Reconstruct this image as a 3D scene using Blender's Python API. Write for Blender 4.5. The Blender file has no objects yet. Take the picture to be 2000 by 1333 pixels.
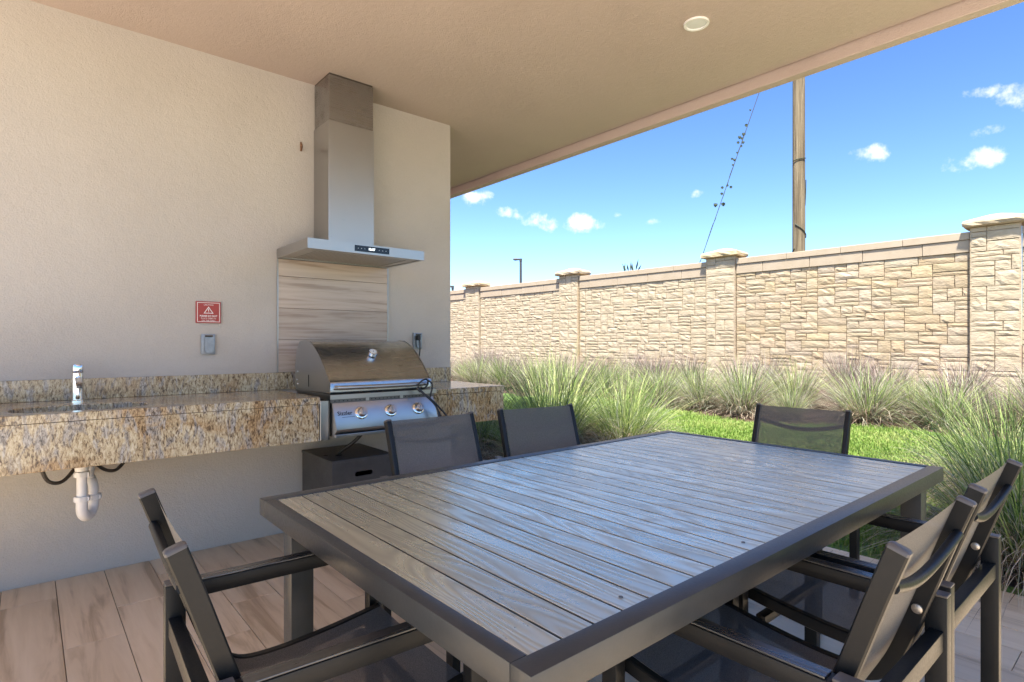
import bpy, bmesh, math, random
import numpy as np
from mathutils import Vector, Matrix
R = math.radians
C = bpy.context.scene.collection
SC = bpy.context.scene

# ------------------------------------------------------------------ camera, sky, sun, exposure
cam_d = bpy.data.cameras.new('camera')
cam = bpy.data.objects.new('camera', cam_d); C.objects.link(cam)
cam.location = (0, 0, 1.2)
cam.rotation_euler = (R(90), 0, R(-40.32))
cam_d.sensor_width = 36; cam_d.lens = 20.088; cam_d.shift_y = 0.00325
cam_d.clip_start = 0.02; cam_d.clip_end = 2000
SC.camera = cam
FW = np.array([0.6471, 0.7624, 0]); RT = np.array([0.7624, -0.6471, 0])
def pixdir(px, py):
    v = FW + RT * (px - 1000) / 1116. + np.array([0, 0, 1.]) * (673 - py) / 1116.
    return v / np.linalg.norm(v)

SUN_EL = R(66)
SUN = Vector((-0.82, -0.57, 0)).normalized() * math.cos(SUN_EL) + Vector((0, 0, math.sin(SUN_EL)))
w = bpy.data.worlds.new('World'); SC.world = w; w.use_nodes = True
def build_world():
    nt = w.node_tree; N = nt.nodes; L = nt.links
    N.clear()
    out = N.new('ShaderNodeOutputWorld'); bg = N.new('ShaderNodeBackground')
    bg.inputs['Strength'].default_value = 0.074
    sky = N.new('ShaderNodeTexSky'); sky.sky_type = 'NISHITA'; sky.sun_disc = False
    sky.sun_elevation = SUN_EL; sky.sun_rotation = math.atan2(SUN.x, SUN.y)
    sky.altitude = 10; sky.air_density = 1.0; sky.dust_density = 0.55; sky.ozone_density = 2.2
    hs = N.new('ShaderNodeHueSaturation'); hs.inputs['Saturation'].default_value = 1.12; hs.inputs['Hue'].default_value = .505
    hs.inputs['Value'].default_value = 1.0
    L.new(sky.outputs[0], hs.inputs['Color'])
    def vmul(a, k):
        n = N.new('ShaderNodeVectorMath'); n.operation = 'SCALE'; L.new(a, n.inputs[0]); n.inputs['Scale'].default_value = k; return n.outputs[0]
    gm = N.new('ShaderNodeGamma'); gm.inputs['Gamma'].default_value = 1.3
    L.new(vmul(hs.outputs[0], 0.1 / 0.25), gm.inputs['Color']); sky_col = vmul(gm.outputs[0], 0.25 / 0.1 * .92)   # deepens the blue overhead
    tc = N.new('ShaderNodeTexCoord')
    noise = N.new('ShaderNodeTexNoise'); noise.inputs['Scale'].default_value = 26
    noise.inputs['Detail'].default_value = 7; noise.inputs['Roughness'].default_value = 0.6
    L.new(tc.outputs['Generated'], noise.inputs['Vector'])
    def math_(op, a, b=None, c=None):
        n = N.new('ShaderNodeMath'); n.operation = op
        for i, v in enumerate((a, b, c)):
            if v is None: continue
            if isinstance(v, (int, float)): n.inputs[i].default_value = v
            else: L.new(v, n.inputs[i])
        return n.outputs[0]
    def dot(v):
        n = N.new('ShaderNodeVectorMath'); n.operation = 'DOT_PRODUCT'
        L.new(tc.outputs['Generated'], n.inputs[0]); n.inputs[1].default_value = tuple(v)
        return n.outputs['Value']
    # small fair-weather clouds: (px, py, half width, half height, thickness)
    px_clouds = [(1702, 302, 31, 15, .82), (1914, 312, 42, 15, .85), (1936, 256, 34, 10, .5), (1990, 188, 24, 20, .52),
                 (1910, 181, 34, 9, .5), (1132, 438, 36, 17, 1.), (1065, 434, 32, 17, .85), (1000, 415, 34, 12, .6),
                 (930, 388, 28, 16, .75), (1285, 433, 22, 8, .7), (1360, 379, 20, 9, .5), (1895, 45, 26, 10, .4), (1205, 420, 20, 8, .3)]
    clouds = [(pixdir(a, b), c / 1116., d / 1116., e) for a, b, c, d, e in px_clouds]
    rnd = random.Random(5)
    for k in range(6):
        az = R(75 + k * 48 + rnd.uniform(-9, 9)); el = R(rnd.uniform(8, 38))
        clouds.append((np.array([math.cos(el) * math.sin(az), math.cos(el) * math.cos(az), math.sin(el)]),
                       rnd.uniform(.025, .06), rnd.uniform(.012, .025), rnd.uniform(.6, 1)))
    acc = None
    for c, a, b, th in clouds:
        t1 = np.cross(c, [0, 0, 1.]); t1 /= np.linalg.norm(t1); t2 = np.cross(t1, c)
        u = dot(t1 / a); v = dot(t2 / b); f = dot(c)
        r2 = math_('MULTIPLY_ADD', v, v, math_('MULTIPLY', u, u))
        r2 = math_('ADD', r2, math_('MULTIPLY', math_('LESS_THAN', f, 0.0), 100.0))
        m = math_('SUBTRACT', th, math_('MULTIPLY', r2, 0.55))
        acc = m if acc is None else math_('MAXIMUM', acc, m)
    dens = math_('ADD', acc, math_('MULTIPLY', math_('SUBTRACT', noise.outputs['Fac'], 0.5), 3.4))
    mr = N.new('ShaderNodeMapRange'); mr.interpolation_type = 'SMOOTHSTEP'
    mr.inputs['From Min'].default_value = 0.30; mr.inputs['From Max'].default_value = 1.25
    L.new(dens, mr.inputs['Value'])
    gate = math_('GREATER_THAN', acc, -1.2)
    fac = math_('MULTIPLY', mr.outputs[0], gate)
    mix = N.new('ShaderNodeMix'); mix.data_type = 'RGBA'
    L.new(fac, mix.inputs['Factor']); L.new(sky_col, mix.inputs['A'])
    mix.inputs['B'].default_value = (5.2, 5.3, 5.5, 1)
    L.new(mix.outputs['Result'], bg.inputs['Color']); L.new(bg.outputs[0], out.inputs[0])
build_world()
sun_d = bpy.data.lights.new('sun', 'SUN'); sun_d.energy = 4.4; sun_d.angle = R(3.0); sun_d.color = (1, .95, .87)
sun = bpy.data.objects.new('sun', sun_d); C.objects.link(sun)
sun.rotation_euler = SUN.to_track_quat('Z', 'Y').to_euler()
SC.view_settings.view_transform = 'Standard'; SC.view_settings.look = 'None'
SC.view_settings.exposure = 1.88; SC.view_settings.gamma = 1.0; SC.view_settings.use_curve_mapping = False
SC.cycles.max_bounces = 8; SC.cycles.diffuse_bounces = 6; SC.cycles.glossy_bounces = 3
SC.cycles.transparent_max_bounces = 12; SC.cycles.caustics_reflective = False; SC.cycles.caustics_refractive = False
SC.cycles.sample_clamp_indirect = 8.0
SC.cycles.use_denoising = True

# ------------------------------------------------------------------ materials
class Mat:
    def __init__(s, name):
        s.m = bpy.data.materials.new(name); s.m.use_nodes = True
        s.N = s.m.node_tree.nodes; s.L = s.m.node_tree.links
        s.b = s.N['Principled BSDF']; s.tc = None; s.oi = None
    def set(s, **k):
        for n, v in k.items():
            n = n.replace('_', ' ')
            if hasattr(v, 'is_output'): s.L.new(v, s.b.inputs[n])
            else: s.b.inputs[n].default_value = v
        return s
    def coord(s, kind='Object', scale=(1, 1, 1), off=None, rot=(0, 0, 0)):
        if s.tc is None: s.tc = s.N.new('ShaderNodeTexCoord')
        mp = s.N.new('ShaderNodeMapping'); mp.inputs['Scale'].default_value = scale; mp.inputs['Rotation'].default_value = rot
        s.L.new(s.tc.outputs[kind], mp.inputs['Vector'])
        return mp.outputs[0]
    def rand(s):
        if s.oi is None: s.oi = s.N.new('ShaderNodeObjectInfo')
        return s.oi.outputs['Random']
    def noise(s, vec, scale=5., detail=3., rough=.5, dist=0., w=None):
        n = s.N.new('ShaderNodeTexNoise'); n.inputs['Scale'].default_value = scale; n.inputs['Detail'].default_value = detail
        n.inputs['Roughness'].default_value = rough; n.inputs['Distortion'].default_value = dist
        if w is not None:
            n.noise_dimensions = '4D'; s.L.new(w, n.inputs['W'])
        s.L.new(vec, n.inputs['Vector']); return n.outputs['Fac']
    def voro(s, vec, scale=5., out='Distance', feat='F1', rnd=1.):
        n = s.N.new('ShaderNodeTexVoronoi'); n.inputs['Scale'].default_value = scale; n.feature = feat
        n.inputs['Randomness'].default_value = rnd
        s.L.new(vec, n.inputs['Vector']); return n.outputs[out]
    def ramp(s, f, *stops):
        n = s.N.new('ShaderNodeValToRGB'); cr = n.color_ramp
        while len(cr.elements) < len(stops): cr.elements.new(.5)
        for e, (p, c) in zip(cr.elements, stops):
            e.position = p; e.color = (*c, 1) if len(c) == 3 else c
        s.L.new(f, n.inputs['Fac']); return n.outputs['Color']
    def math(s, op, a, b=None, c=None):
        n = s.N.new('ShaderNodeMath'); n.operation = op
        for i, v in enumerate((a, b, c)):
            if v is None: continue
            if isinstance(v, (int, float)): n.inputs[i].default_value = v
            else: s.L.new(v, n.inputs[i])
        return n.outputs[0]
    def mix(s, f, a, b, mode='MIX'):
        n = s.N.new('ShaderNodeMix'); n.data_type = 'RGBA'; n.blend_type = mode
        for k, v in (('Factor', f), ('A', a), ('B', b)):
            if hasattr(v, 'is_output'): s.L.new(v, n.inputs[k])
            else: n.inputs[k].default_value = v if isinstance(v, (int, float)) else (*v, 1)
        return n.outputs['Result']
    def bump(s, h, strength=.3, dist=.01):
        n = s.N.new('ShaderNodeBump'); n.inputs['Strength'].default_value = strength; n.inputs['Distance'].default_value = dist
        s.L.new(h, n.inputs['Height']); s.L.new(n.outputs[0], s.b.inputs['Normal']); return n
    def attr(s, name):
        n = s.N.new('ShaderNodeAttribute'); n.attribute_name = name; return n.outputs['Fac']

M = {}
def plain(name, col, rough=.5, metal=0., spec=.5):
    q = Mat(name); q.set(Base_Color=(*col, 1), Roughness=rough, Metallic=metal); q.b.inputs['Specular IOR Level'].default_value = spec
    M[name] = q.m; return q
def worn(name, col, rough=.45, metal=0., amt=.25, scale=14, bump=.08):
    q = Mat(name); v = q.coord()
    n = q.noise(v, scale, 5, .6); n2 = q.noise(v, scale * 9, 3, .6)
    c = tuple(x * (1 - amt) for x in col); d = tuple(min(1, x * (1 + amt)) for x in col)
    q.set(Base_Color=q.ramp(n, (.3, c), (.7, d)), Metallic=metal,
          Roughness=q.math('MULTIPLY_ADD', n2, .25, rough - .12))
    if bump: q.bump(n2, bump, .004)
    M[name] = q.m; return q
def stucco(name, c1, c2, sc=1.0):
    q = Mat(name); v = q.coord()
    big = q.noise(v, .9, 4, .55); fine = q.noise(v, 150 * sc, 4, .65); mid = q.noise(v, 34 * sc, 3, .6)
    col = q.mix(q.math('MULTIPLY', fine, .35), q.mix(q.ramp(q.noise(v, 2.6, 6, .7), (.56, (0, 0, 0)), (.8, (.3, .3, .3))), q.ramp(big, (.32, c1), (.68, c2)), tuple(x * .8 for x in c1)), tuple(x * .72 for x in c1))
    h = q.math('ADD', q.math('MULTIPLY', fine, .8), q.math('MULTIPLY', mid, .7))
    q.set(Base_Color=col, Roughness=.92); q.b.inputs['Specular IOR Level'].default_value = .2
    q.bump(h, .55, .008); M[name] = q.m
stucco('wall_stucco', (.50, .46, .41), (.575, .535, .48))
stucco('ceiling_stucco', (.53, .43, .37), (.59, .485, .42))

def granite():
    q = Mat('granite'); v = q.coord(rot=(0, .75, 0), scale=(1.7, 1, .62)); v2 = q.coord()
    n = q.noise(v, 72, 7, .66, .7); flow = q.noise(v, 10, 5, .6, 1.2); big = q.noise(v2, 3.1, 4, .6, .8)
    base = q.ramp(n, (.30, (.035, .026, .018)), (.40, (.16, .11, .065)), (.47, (.40, .31, .18)), (.57, (.55, .47, .31)), (.74, (.72, .66, .50)))
    gold = q.ramp(n, (.32, (.035, .022, .013)), (.43, (.17, .095, .04)), (.54, (.40, .25, .11)), (.75, (.60, .45, .26)))
    grey = q.ramp(n, (.34, (.03, .027, .025)), (.46, (.22, .20, .18)), (.7, (.58, .55, .50)))
    f1 = q.ramp(big, (.48, (0, 0, 0)), (.63, (.85, .85, .85))); f2 = q.ramp(flow, (.50, (0, 0, 0)), (.62, (.9, .9, .9)))
    col = q.mix(f2, q.mix(f1, base, gold), grey)
    fleck = q.voro(v, 120, 'Distance'); fl = q.ramp(fleck, (.10, (.05, .035, .025)), (.22, (1, 1, 1)))
    col = q.mix(q.ramp(q.noise(v2, 26, 2), (.50, (0, 0, 0)), (.60, (.8, .8, .8))), col, q.mix(1.0, col, fl, 'MULTIPLY'))
    q.set(Base_Color=col, Roughness=q.math('MULTIPLY_ADD', n, .12, .10)); M['granite'] = q.m
granite()

def steel(name, axis, base=.58, rough=.27, warm=(1, .985, .97)):
    q = Mat(name); sc = [900, 900, 900]; sc[axis] = 5
    n = q.noise(q.coord(scale=sc), 1., 2, .5); sm = q.noise(q.coord(), 5, 3, .55)
    q.set(Base_Color=(base * warm[0], base * warm[1], base * warm[2], 1), Metallic=1.,
          Roughness=q.math('ADD', q.math('MULTIPLY_ADD', n, .14, rough - .09), q.math('MULTIPLY', sm, .10)))
    q.bump(n, .06, .001); M[name] = q.m
steel('steel_x', 0, .43, .29); steel('steel_z', 2, .46, .30); steel('steel_lid', 0, .46, .24, (.96, 1, 1.04)); steel('steel_dimmed', 0, .34, .25)
plain('satin_steel', (.78, .78, .77), .36, .85)
plain('chrome', (.82, .83, .85), .07, 1.)
plain('dark_steel', (.16, .15, .14), .42, 1.)

def woodtile(name, axis, c=((.40, .28, .165), (.68, .525, .345), (.76, .61, .42)), gloss=.34):
    q = Mat(name); r = q.rand(); sc = [13, 13, 13] if axis else [30, 30, 30]; sc[axis] = 1.1 if axis else 1.6; sc2 = [60, 60, 60]; sc2[axis] = 3
    wv = q.math('MULTIPLY', r, 60.)
    n = q.noise(q.coord(scale=sc), 1., 6, .58, .9, w=wv); f = q.noise(q.coord(scale=sc2), 1., 4, .6, .3, w=wv)
    col = q.ramp(n, (.36, c[0]), (.47, c[1]), (.62, c[2]))
    col = q.mix(q.math('MULTIPLY', f, .45), col, tuple(x * .80 for x in c[1]))
    k = q.N.new('ShaderNodeHueSaturation'); k.inputs['Value'].default_value = 1.
    q.L.new(q.math('MULTIPLY_ADD', r, .22, .88), k.inputs['Value']); q.L.new(col, k.inputs['Color'])
    dirt = q.noise(q.coord(), 7, 5, .65)
    q.set(Base_Color=k.outputs[0], Roughness=q.math('MULTIPLY_ADD', dirt, .3, gloss - .12))
    q.bump(f, .12, .003); M[name] = q.m
woodtile('floor_tile', 1); woodtile('wall_tile', 0, ((.34, .255, .195), (.50, .405, .325), (.57, .475, .39)), .4)
plain('grout', (.16, .13, .105), .9)

def composite(name, ca, cb, cc, cd, metal, rough):
    q = Mat(name); r = q.rand(); wv = q.math('MULTIPLY', r, 90.)
    n = q.noise(q.coord(scale=(13, 1.3, 13)), 1., 1.2, .4, .2, w=wv)
    rings = q.math('SINE', q.math('MULTIPLY', n, 105.))
    rings = q.math('POWER', q.math('MULTIPLY_ADD', rings, .5, .5), 1.6)
    sm = q.noise(q.coord(), 5, 5, .65); dust = q.noise(q.coord(), 38, 5, .7)
    col = q.mix(q.math('MULTIPLY', rings, .45), q.mix(r, ca, cb), cc)
    col = q.mix(q.ramp(dust, (.45, (0, 0, 0)), (.75, (.35, .35, .35))), col, cd)
    q.set(Base_Color=col, Metallic=metal, Roughness=q.math('ADD', q.math('MULTIPLY', rings, .10), q.math('MULTIPLY_ADD', sm, .10, rough)))
    q.b.inputs['IOR'].default_value = 2.0
    q.bump(rings, .16, .0016); M[name] = q.m
composite('composite_board', (.64, .62, .49), (.80, .77, .61), (.38, .365, .285), (.70, .67, .55), .8, .22)
composite('arm_board', (.026, .026, .026), (.036, .035, .034), (.016, .016, .016), (.05, .05, .05), 0., .2)
worn('frame_metal', (.040, .042, .041), .34, 0., .12, 20, .05)
worn('chair_metal', (.010, .0105, .0105), .38, 0., .15, 20, .06)
plain('end_cap', (.10, .09, .08), .45)
def sling():
    q = Mat('sling_mesh'); v = q.coord()
    wv = q.noise(q.coord(scale=(500, 500, 500)), 1., 1)
    q.set(Base_Color=q.ramp(wv, (.35, (.085, .081, .076)), (.65, (.155, .147, .137))), Roughness=.65)
    q.b.inputs['Specular IOR Level'].default_value = .35
    tr = q.N.new('ShaderNodeBsdfTransparent'); mx = q.N.new('ShaderNodeMixShader'); mx.inputs[0].default_value = .15
    out = q.N['Material Output']; q.L.new(q.b.outputs[0], mx.inputs[1]); q.L.new(tr.outputs[0], mx.inputs[2]); q.L.new(mx.outputs[0], out.inputs[0])
    M['sling_mesh'] = q.m
sling()
for k_ in ('chair_metal',): M[k_].node_tree.nodes['Principled BSDF'].inputs['Specular IOR Level'].default_value = .28
worn('bolt_metal', (.55, .50, .43), .4, 1., .2, 60, .1)
worn('box_plastic', (.055, .053, .052), .5, 0., .25, 9, .15)
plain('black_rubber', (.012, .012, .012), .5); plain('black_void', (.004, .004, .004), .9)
worn('pvc', (.78, .74, .69), .35, 0., .05, 10, 0)
worn('hose_braid', (.06, .05, .042), .45, .3, .3, 90, .2)
worn('cover_metal', (.30, .32, .34), .42, .7, .12, 30, .1)
plain('sign_red', (.36, .045, .035), .45); plain('sign_white', (.85, .78, .74), .5)
plain('white_trim', (.82, .81, .77), .45); plain('lens_white', (.70, .71, .70), .35)
plain('display_black', (.008, .008, .009), .12)
q = plain('display_lit', (.8, .9, 1.), .5); q.set(Emission_Color=(.85, .95, 1, 1), Emission_Strength=.5)
plain('glass_dial', (.75, .78, .76), .08); plain('ink', (.015, .012, .012), .5)
worn('rust', (.20, .10, .05), .7, .2, .3, 40, .2)
worn('roof_edge', (.36, .28, .24), .8, 0., .1, 10, .1)
def stone():
    q = Mat('tan_stone'); v = q.coord(); r = q.rand()
    n = q.noise(v, 5, 5, .6); f = q.noise(v, 60, 5, .65); cl = q.noise(q.coord(scale=(9, 9, 26)), 1., 5, .62, .6)
    col = q.ramp(n, (.3, (.38, .295, .185)), (.55, (.44, .355, .24)), (.75, (.49, .41, .295)))
    col = q.mix(q.math('MULTIPLY', f, .3), col, (.38, .28, .18))
    k = q.N.new('ShaderNodeHueSaturation'); q.L.new(q.math('MULTIPLY_ADD', r, .18, .88), k.inputs['Value']); q.L.new(q.math('MULTIPLY_ADD', q.math('FRACT', q.math('MULTIPLY', r, 7.3)), .010, .496), k.inputs['Hue']); q.L.new(q.math('MULTIPLY_ADD', q.math('FRACT', q.math('MULTIPLY', r, 13.7)), .22, .90), k.inputs['Saturation']); q.L.new(col, k.inputs['Color'])
    q.set(Base_Color=k.outputs[0], Roughness=.9); q.b.inputs['Specular IOR Level'].default_value = .2
    q.bump(q.math('ADD', cl, q.math('MULTIPLY', f, .35)), .5, .03); M['tan_stone'] = q.m
    q = Mat('smooth_stone'); v = q.coord(); n = q.noise(v, 4, 5, .6); f = q.noise(v, 90, 4, .6)
    q.set(Base_Color=q.mix(q.math('MULTIPLY', f, .3), q.ramp(n, (.3, (.37, .295, .20)), (.7, (.43, .35, .25))), (.36, .28, .2)), Roughness=.9)
    q.bump(f, .3, .01); M['smooth_stone'] = q.m
stone()
plain('mortar', (.34, .265, .18), .95)
def blade(name, a, b, c, trans=.25):
    q = Mat(name); t = q.attr('tint'); r = q.rand()
    f = q.math('ADD', q.math('MULTIPLY', t, .85), q.math('MULTIPLY', r, .15))
    col = q.ramp(f, (.1, a), (.5, b), (.9, c))
    q.set(Base_Color=col, Roughness=.55); q.b.inputs['Specular IOR Level'].default_value = .3
    tl = q.N.new('ShaderNodeBsdfTranslucent'); q.L.new(col, tl.inputs['Color'])
    mx = q.N.new('ShaderNodeMixShader'); mx.inputs[0].default_value = trans
    q.L.new(q.b.outputs[0], mx.inputs[1]); q.L.new(tl.outputs[0], mx.inputs[2]); q.L.new(mx.outputs[0], q.N['Material Output'].inputs[0])
    M[name] = q.m
blade('blade_green', (.06, .11, .03), (.24, .35, .085), (.56, .61, .25), .35)
blade('blade_grey', (.14, .16, .10), (.38, .40, .28), (.68, .67, .52), .35)
blade('blade_dry', (.09, .055, .04), (.36, .26, .18), (.70, .59, .44), .3)
blade('plume', (.11, .075, .07), (.30, .22, .20), (.52, .43, .38), .35)
blade('lawn_blade', (.11, .19, .03), (.20, .31, .055), (.42, .44, .16), .35)
q = Mat('lawn_soil'); v = q.coord(); n = q.noise(v, 14, 6, .65); q.set(Base_Color=q.ramp(n, (.35, (.08, .14, .03)), (.65, (.18, .28, .05))), Roughness=.95); q.bump(n, .5, .05); M['lawn_soil'] = q.m
q = Mat('mulch'); v = q.coord(); n = q.noise(v, 30, 6, .7); q.set(Base_Color=q.ramp(n, (.3, (.05, .028, .02)), (.55, (.15, .085, .06)), (.75, (.27, .17, .13))), Roughness=.95); q.bump(n, .9, .06); M['mulch'] = q.m
def polewood():
    q = Mat('pole_wood'); n = q.noise(q.coord(scale=(22, 22, .8)), 1., 6, .6, .6); f = q.noise(q.coord(scale=(120, 120, 4)), 1., 3, .6)
    q.set(Base_Color=q.mix(q.math('MULTIPLY', f, .4), q.ramp(n, (.36, (.09, .065, .035)), (.5, (.19, .145, .08)), (.64, (.30, .24, .145))), (.12, .09, .05)), Roughness=.9)
    q.bump(q.math('ADD', n, f), .5, .02); M['pole_wood'] = q.m
polewood()
plain('lamp_metal', (.05, .05, .05), .5); plain('vine_leaf', (.02, .035, .012), .6); plain('wire_metal', (.05, .05, .05), .5, .5)
plain('concrete_base', (.68, .61, .52), .9)

# ------------------------------------------------------------------ mesh helpers
def obj(name, bm, mat, parent=None, smooth=False, at=None, kind=None):
    me = bpy.data.meshes.new(name)
    if isinstance(bm, bpy.types.Mesh): me = bm
    else:
        bmesh.ops.recalc_face_normals(bm, faces=bm.faces)
        bm.to_mesh(me); bm.free()
    if not me.materials: me.materials.append(M[mat] if isinstance(mat, str) else mat)
    if smooth:
        me.polygons.foreach_set('use_smooth', [True] * len(me.polygons))
        try: me.set_sharp_from_angle(angle=R(40))
        except Exception: pass
    o = bpy.data.objects.new(name, me); C.objects.link(o)
    if at is not None: o.location = at
    if parent is not None:
        o.parent = parent
        o.matrix_parent_inverse = PINV.get(parent.name, Matrix.Identity(4))
    if kind: o['kind'] = kind
    return o
PINV = {}
def tag(o, label, cat, group=None):
    o['label'] = label; o['category'] = cat
    if group: o['group'] = group
    return o
def thing(name, label, cat, loc=(0, 0, 0), rotz=0., group=None, world=True):
    """Empty at the base; world=True: its children are given in world coordinates."""
    o = bpy.data.objects.new(name, None); C.objects.link(o); o.empty_display_size = .1
    o.location = loc; o.rotation_euler = (0, 0, rotz)
    if world: PINV[o.name] = (Matrix.Translation(loc) @ Matrix.Rotation(rotz, 4, 'Z')).inverted()
    return tag(o, label, cat, group)
def copytree(o, parent=None):
    c = o.copy(); C.objects.link(c)
    if parent is not None: c.parent = parent; c.matrix_parent_inverse = o.matrix_parent_inverse.copy()
    for ch in [k for k in bpy.data.objects if k.parent == o]: copytree(ch, c)
    return c
def box(x0, x1, y0, y1, z0, z1, bev=0., bm=None, seg=2):
    b = bmesh.new()
    vs = [b.verts.new((x, y, z)) for x in (x0, x1) for y in (y0, y1) for z in (z0, z1)]
    for f in ((0, 1, 3, 2), (4, 6, 7, 5), (0, 4, 5, 1), (2, 3, 7, 6), (0, 2, 6, 4), (1, 5, 7, 3)): b.faces.new([vs[i] for i in f])
    bmesh.ops.recalc_face_normals(b, faces=b.faces)
    if bev: bmesh.ops.bevel(b, geom=list(b.edges), offset=bev, segments=seg, affect='EDGES', profile=.6)
    return join(bm, b)
def join(bm, b):
    if bm is None: return b
    me = bpy.data.meshes.new('tmp'); b.to_mesh(me); b.free(); bm.from_mesh(me); bpy.data.meshes.remove(me); return bm
def frame_dirs(pts):
    pts = [Vector(p) for p in pts]; T = []
    for i in range(len(pts)):
        a = pts[max(i - 1, 0)]; b = pts[min(i + 1, len(pts) - 1)]; T.append((b - a).normalized())
    u = T[0].orthogonal().normalized(); U = []
    for t in T:
        u = (u - t * u.dot(t)).normalized(); U.append(u)
    return pts, T, U
def tube(pts, r, seg=10, bm=None, cap=True):
    b = bmesh.new(); pts, T, U = frame_dirs(pts); rings = []
    for i, p in enumerate(pts):
        rr = r[i] if isinstance(r, (list, tuple)) else r; v = T[i].cross(U[i])
        rings.append([b.verts.new(p + (U[i] * math.cos(a) + v * math.sin(a)) * rr) for a in [2 * math.pi * k / seg for k in range(seg)]])
    for a, c in zip(rings, rings[1:]):
        for k in range(seg): b.faces.new((a[k], a[(k + 1) % seg], c[(k + 1) % seg], c[k]))
    if cap: b.faces.new(rings[0][::-1]); b.faces.new(rings[-1])
    return join(bm, b)
def smoothpath(pts, n=6):
    P = [Vector(p) for p in pts]; out = []
    for i in range(len(P) - 1):
        p0, p1, p2, p3 = P[max(i - 1, 0)], P[i], P[i + 1], P[min(i + 2, len(P) - 1)]
        for k in range(n):
            t = k / n
            out.append(.5 * ((2 * p1) + (p2 - p0) * t + (2 * p0 - 5 * p1 + 4 * p2 - p3) * t * t + (3 * p1 - p0 - 3 * p2 + p3) * t ** 3))
    out.append(P[-1]); return out
def lathe(prof, seg=24, origin=(0, 0, 0), axis=(0, 0, 1), bm=None):
    """prof: (radius, height) pairs along axis"""
    b = bmesh.new(); ax = Vector(axis).normalized(); u = ax.orthogonal().normalized(); v = ax.cross(u); o = Vector(origin); rings = []
    for r, h in prof:
        if r < 1e-6: rings.append([b.verts.new(o + ax * h)]); continue
        rings.append([b.verts.new(o + ax * h + (u * math.cos(a) + v * math.sin(a)) * r) for a in [2 * math.pi * k / seg for k in range(seg)]])
    for a, c in zip(rings, rings[1:]):
        for k in range(seg):
            k2 = (k + 1) % seg
            if len(a) == 1 and len(c) == 1: continue
            if len(a) == 1: b.faces.new((a[0], c[k2], c[k]))
            elif len(c) == 1: b.faces.new((a[k], a[k2], c[0]))
            else: b.faces.new((a[k], a[k2], c[k2], c[k]))
    return join(bm, b)
def prism(poly, lo, hi, axis=0, bev=0., bm=None):
    """poly: 2D outline in the two other axes (x: (y,z), y: (x,z), z: (x,y)), extruded lo..hi along axis"""
    b = bmesh.new()
    def P(p, t): return ((t, p[0], p[1]), (p[0], t, p[1]), (p[0], p[1], t))[axis]
    A = [b.verts.new(P(p, lo)) for p in poly]; B = [b.verts.new(P(p, hi)) for p in poly]; n = len(poly)
    b.faces.new(A); b.faces.new(B[::-1])
    for i in range(n): b.faces.new((A[i], B[i], B[(i + 1) % n], A[(i + 1) % n]))
    bmesh.ops.recalc_face_normals(b, faces=b.faces)
    if bev: bmesh.ops.bevel(b, geom=list(b.edges), offset=bev, segments=2, affect='EDGES')
    return join(bm, b)
def text(body, size, mtx, depth=.0006, bold=0.):
    cu = bpy.data.curves.new('txt', 'FONT'); cu.body = body; cu.size = size; cu.align_x = 'CENTER'; cu.align_y = 'CENTER'
    cu.extrude = depth; cu.resolution_u = 2; cu.offset = bold
    o = bpy.data.objects.new('txt', cu); C.objects.link(o); bpy.context.view_layer.update()
    dg = bpy.context.evaluated_depsgraph_get(); me = bpy.data.meshes.new_from_object(o.evaluated_get(dg))
    bpy.data.objects.remove(o); me.transform(mtx); b = bmesh.new(); b.from_mesh(me); bpy.data.meshes.remove(me)
    return b
# text facing -Y (read from the patio): x -> X, y -> Z
def wallmtx(x, y, z): return Matrix(((1, 0, 0, x), (0, 0, -1, y), (0, 1, 0, z), (0, 0, 0, 1)))

# ------------------------------------------------------------------ terrain
YW = 3.723; XE = 3.62
def gz(x, y=0.):
    t = min(max((x - 3.8) / 7.0, 0), 1)
    return -.035 + .40 * t ** 1.25
def terrain():
    xs = [-400, -60, -10, 0, 3.3, 3.8, 4.5, 5.2, 6, 6.8, 7.6, 8.4, 9.2, 10, 10.8, 12, 20, 60, 500]; ys = [-500, -60, -12, -6, -3, 0, 3, 6, 9, 12, 16, 22, 60, 500]
    b = bmesh.new(); g = [[b.verts.new((x, y, gz(x) if x > 3.7 else -.05 - .015 * (x < 3.4))) for y in ys] for x in xs]
    for i in range(len(xs) - 1):
        for j in range(len(ys) - 1): b.faces.new((g[i][j], g[i + 1][j], g[i + 1][j + 1], g[i][j + 1]))
    o = obj('ground', b, 'mulch', smooth=True); o['kind'] = 'structure'
terrain()
def lawn_edge(y): return 7.75 + .25 * math.sin(y * 1.1) + .12 * math.sin(y * 2.7 + 1)
def in_lawn(x, y):
    if x < 3.66 or x > lawn_edge(y) or y > 9.5 or y < -8: return False
    if y > 3.72 + .12 * math.sin(x * 5) and x < 5.85 + .15 * math.sin(y * 3): return False
    for cx, cy, r in ((4.15, .45, .42), (4.3, -.5, .55), (4.75, 4.75, .6), (5.25, 4.2, .5), (3.95, 4.3, .5), (5.5, .75, .45)):
        if (x - cx) ** 2 + (y - cy) ** 2 < r * r: return False
    return True
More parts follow.
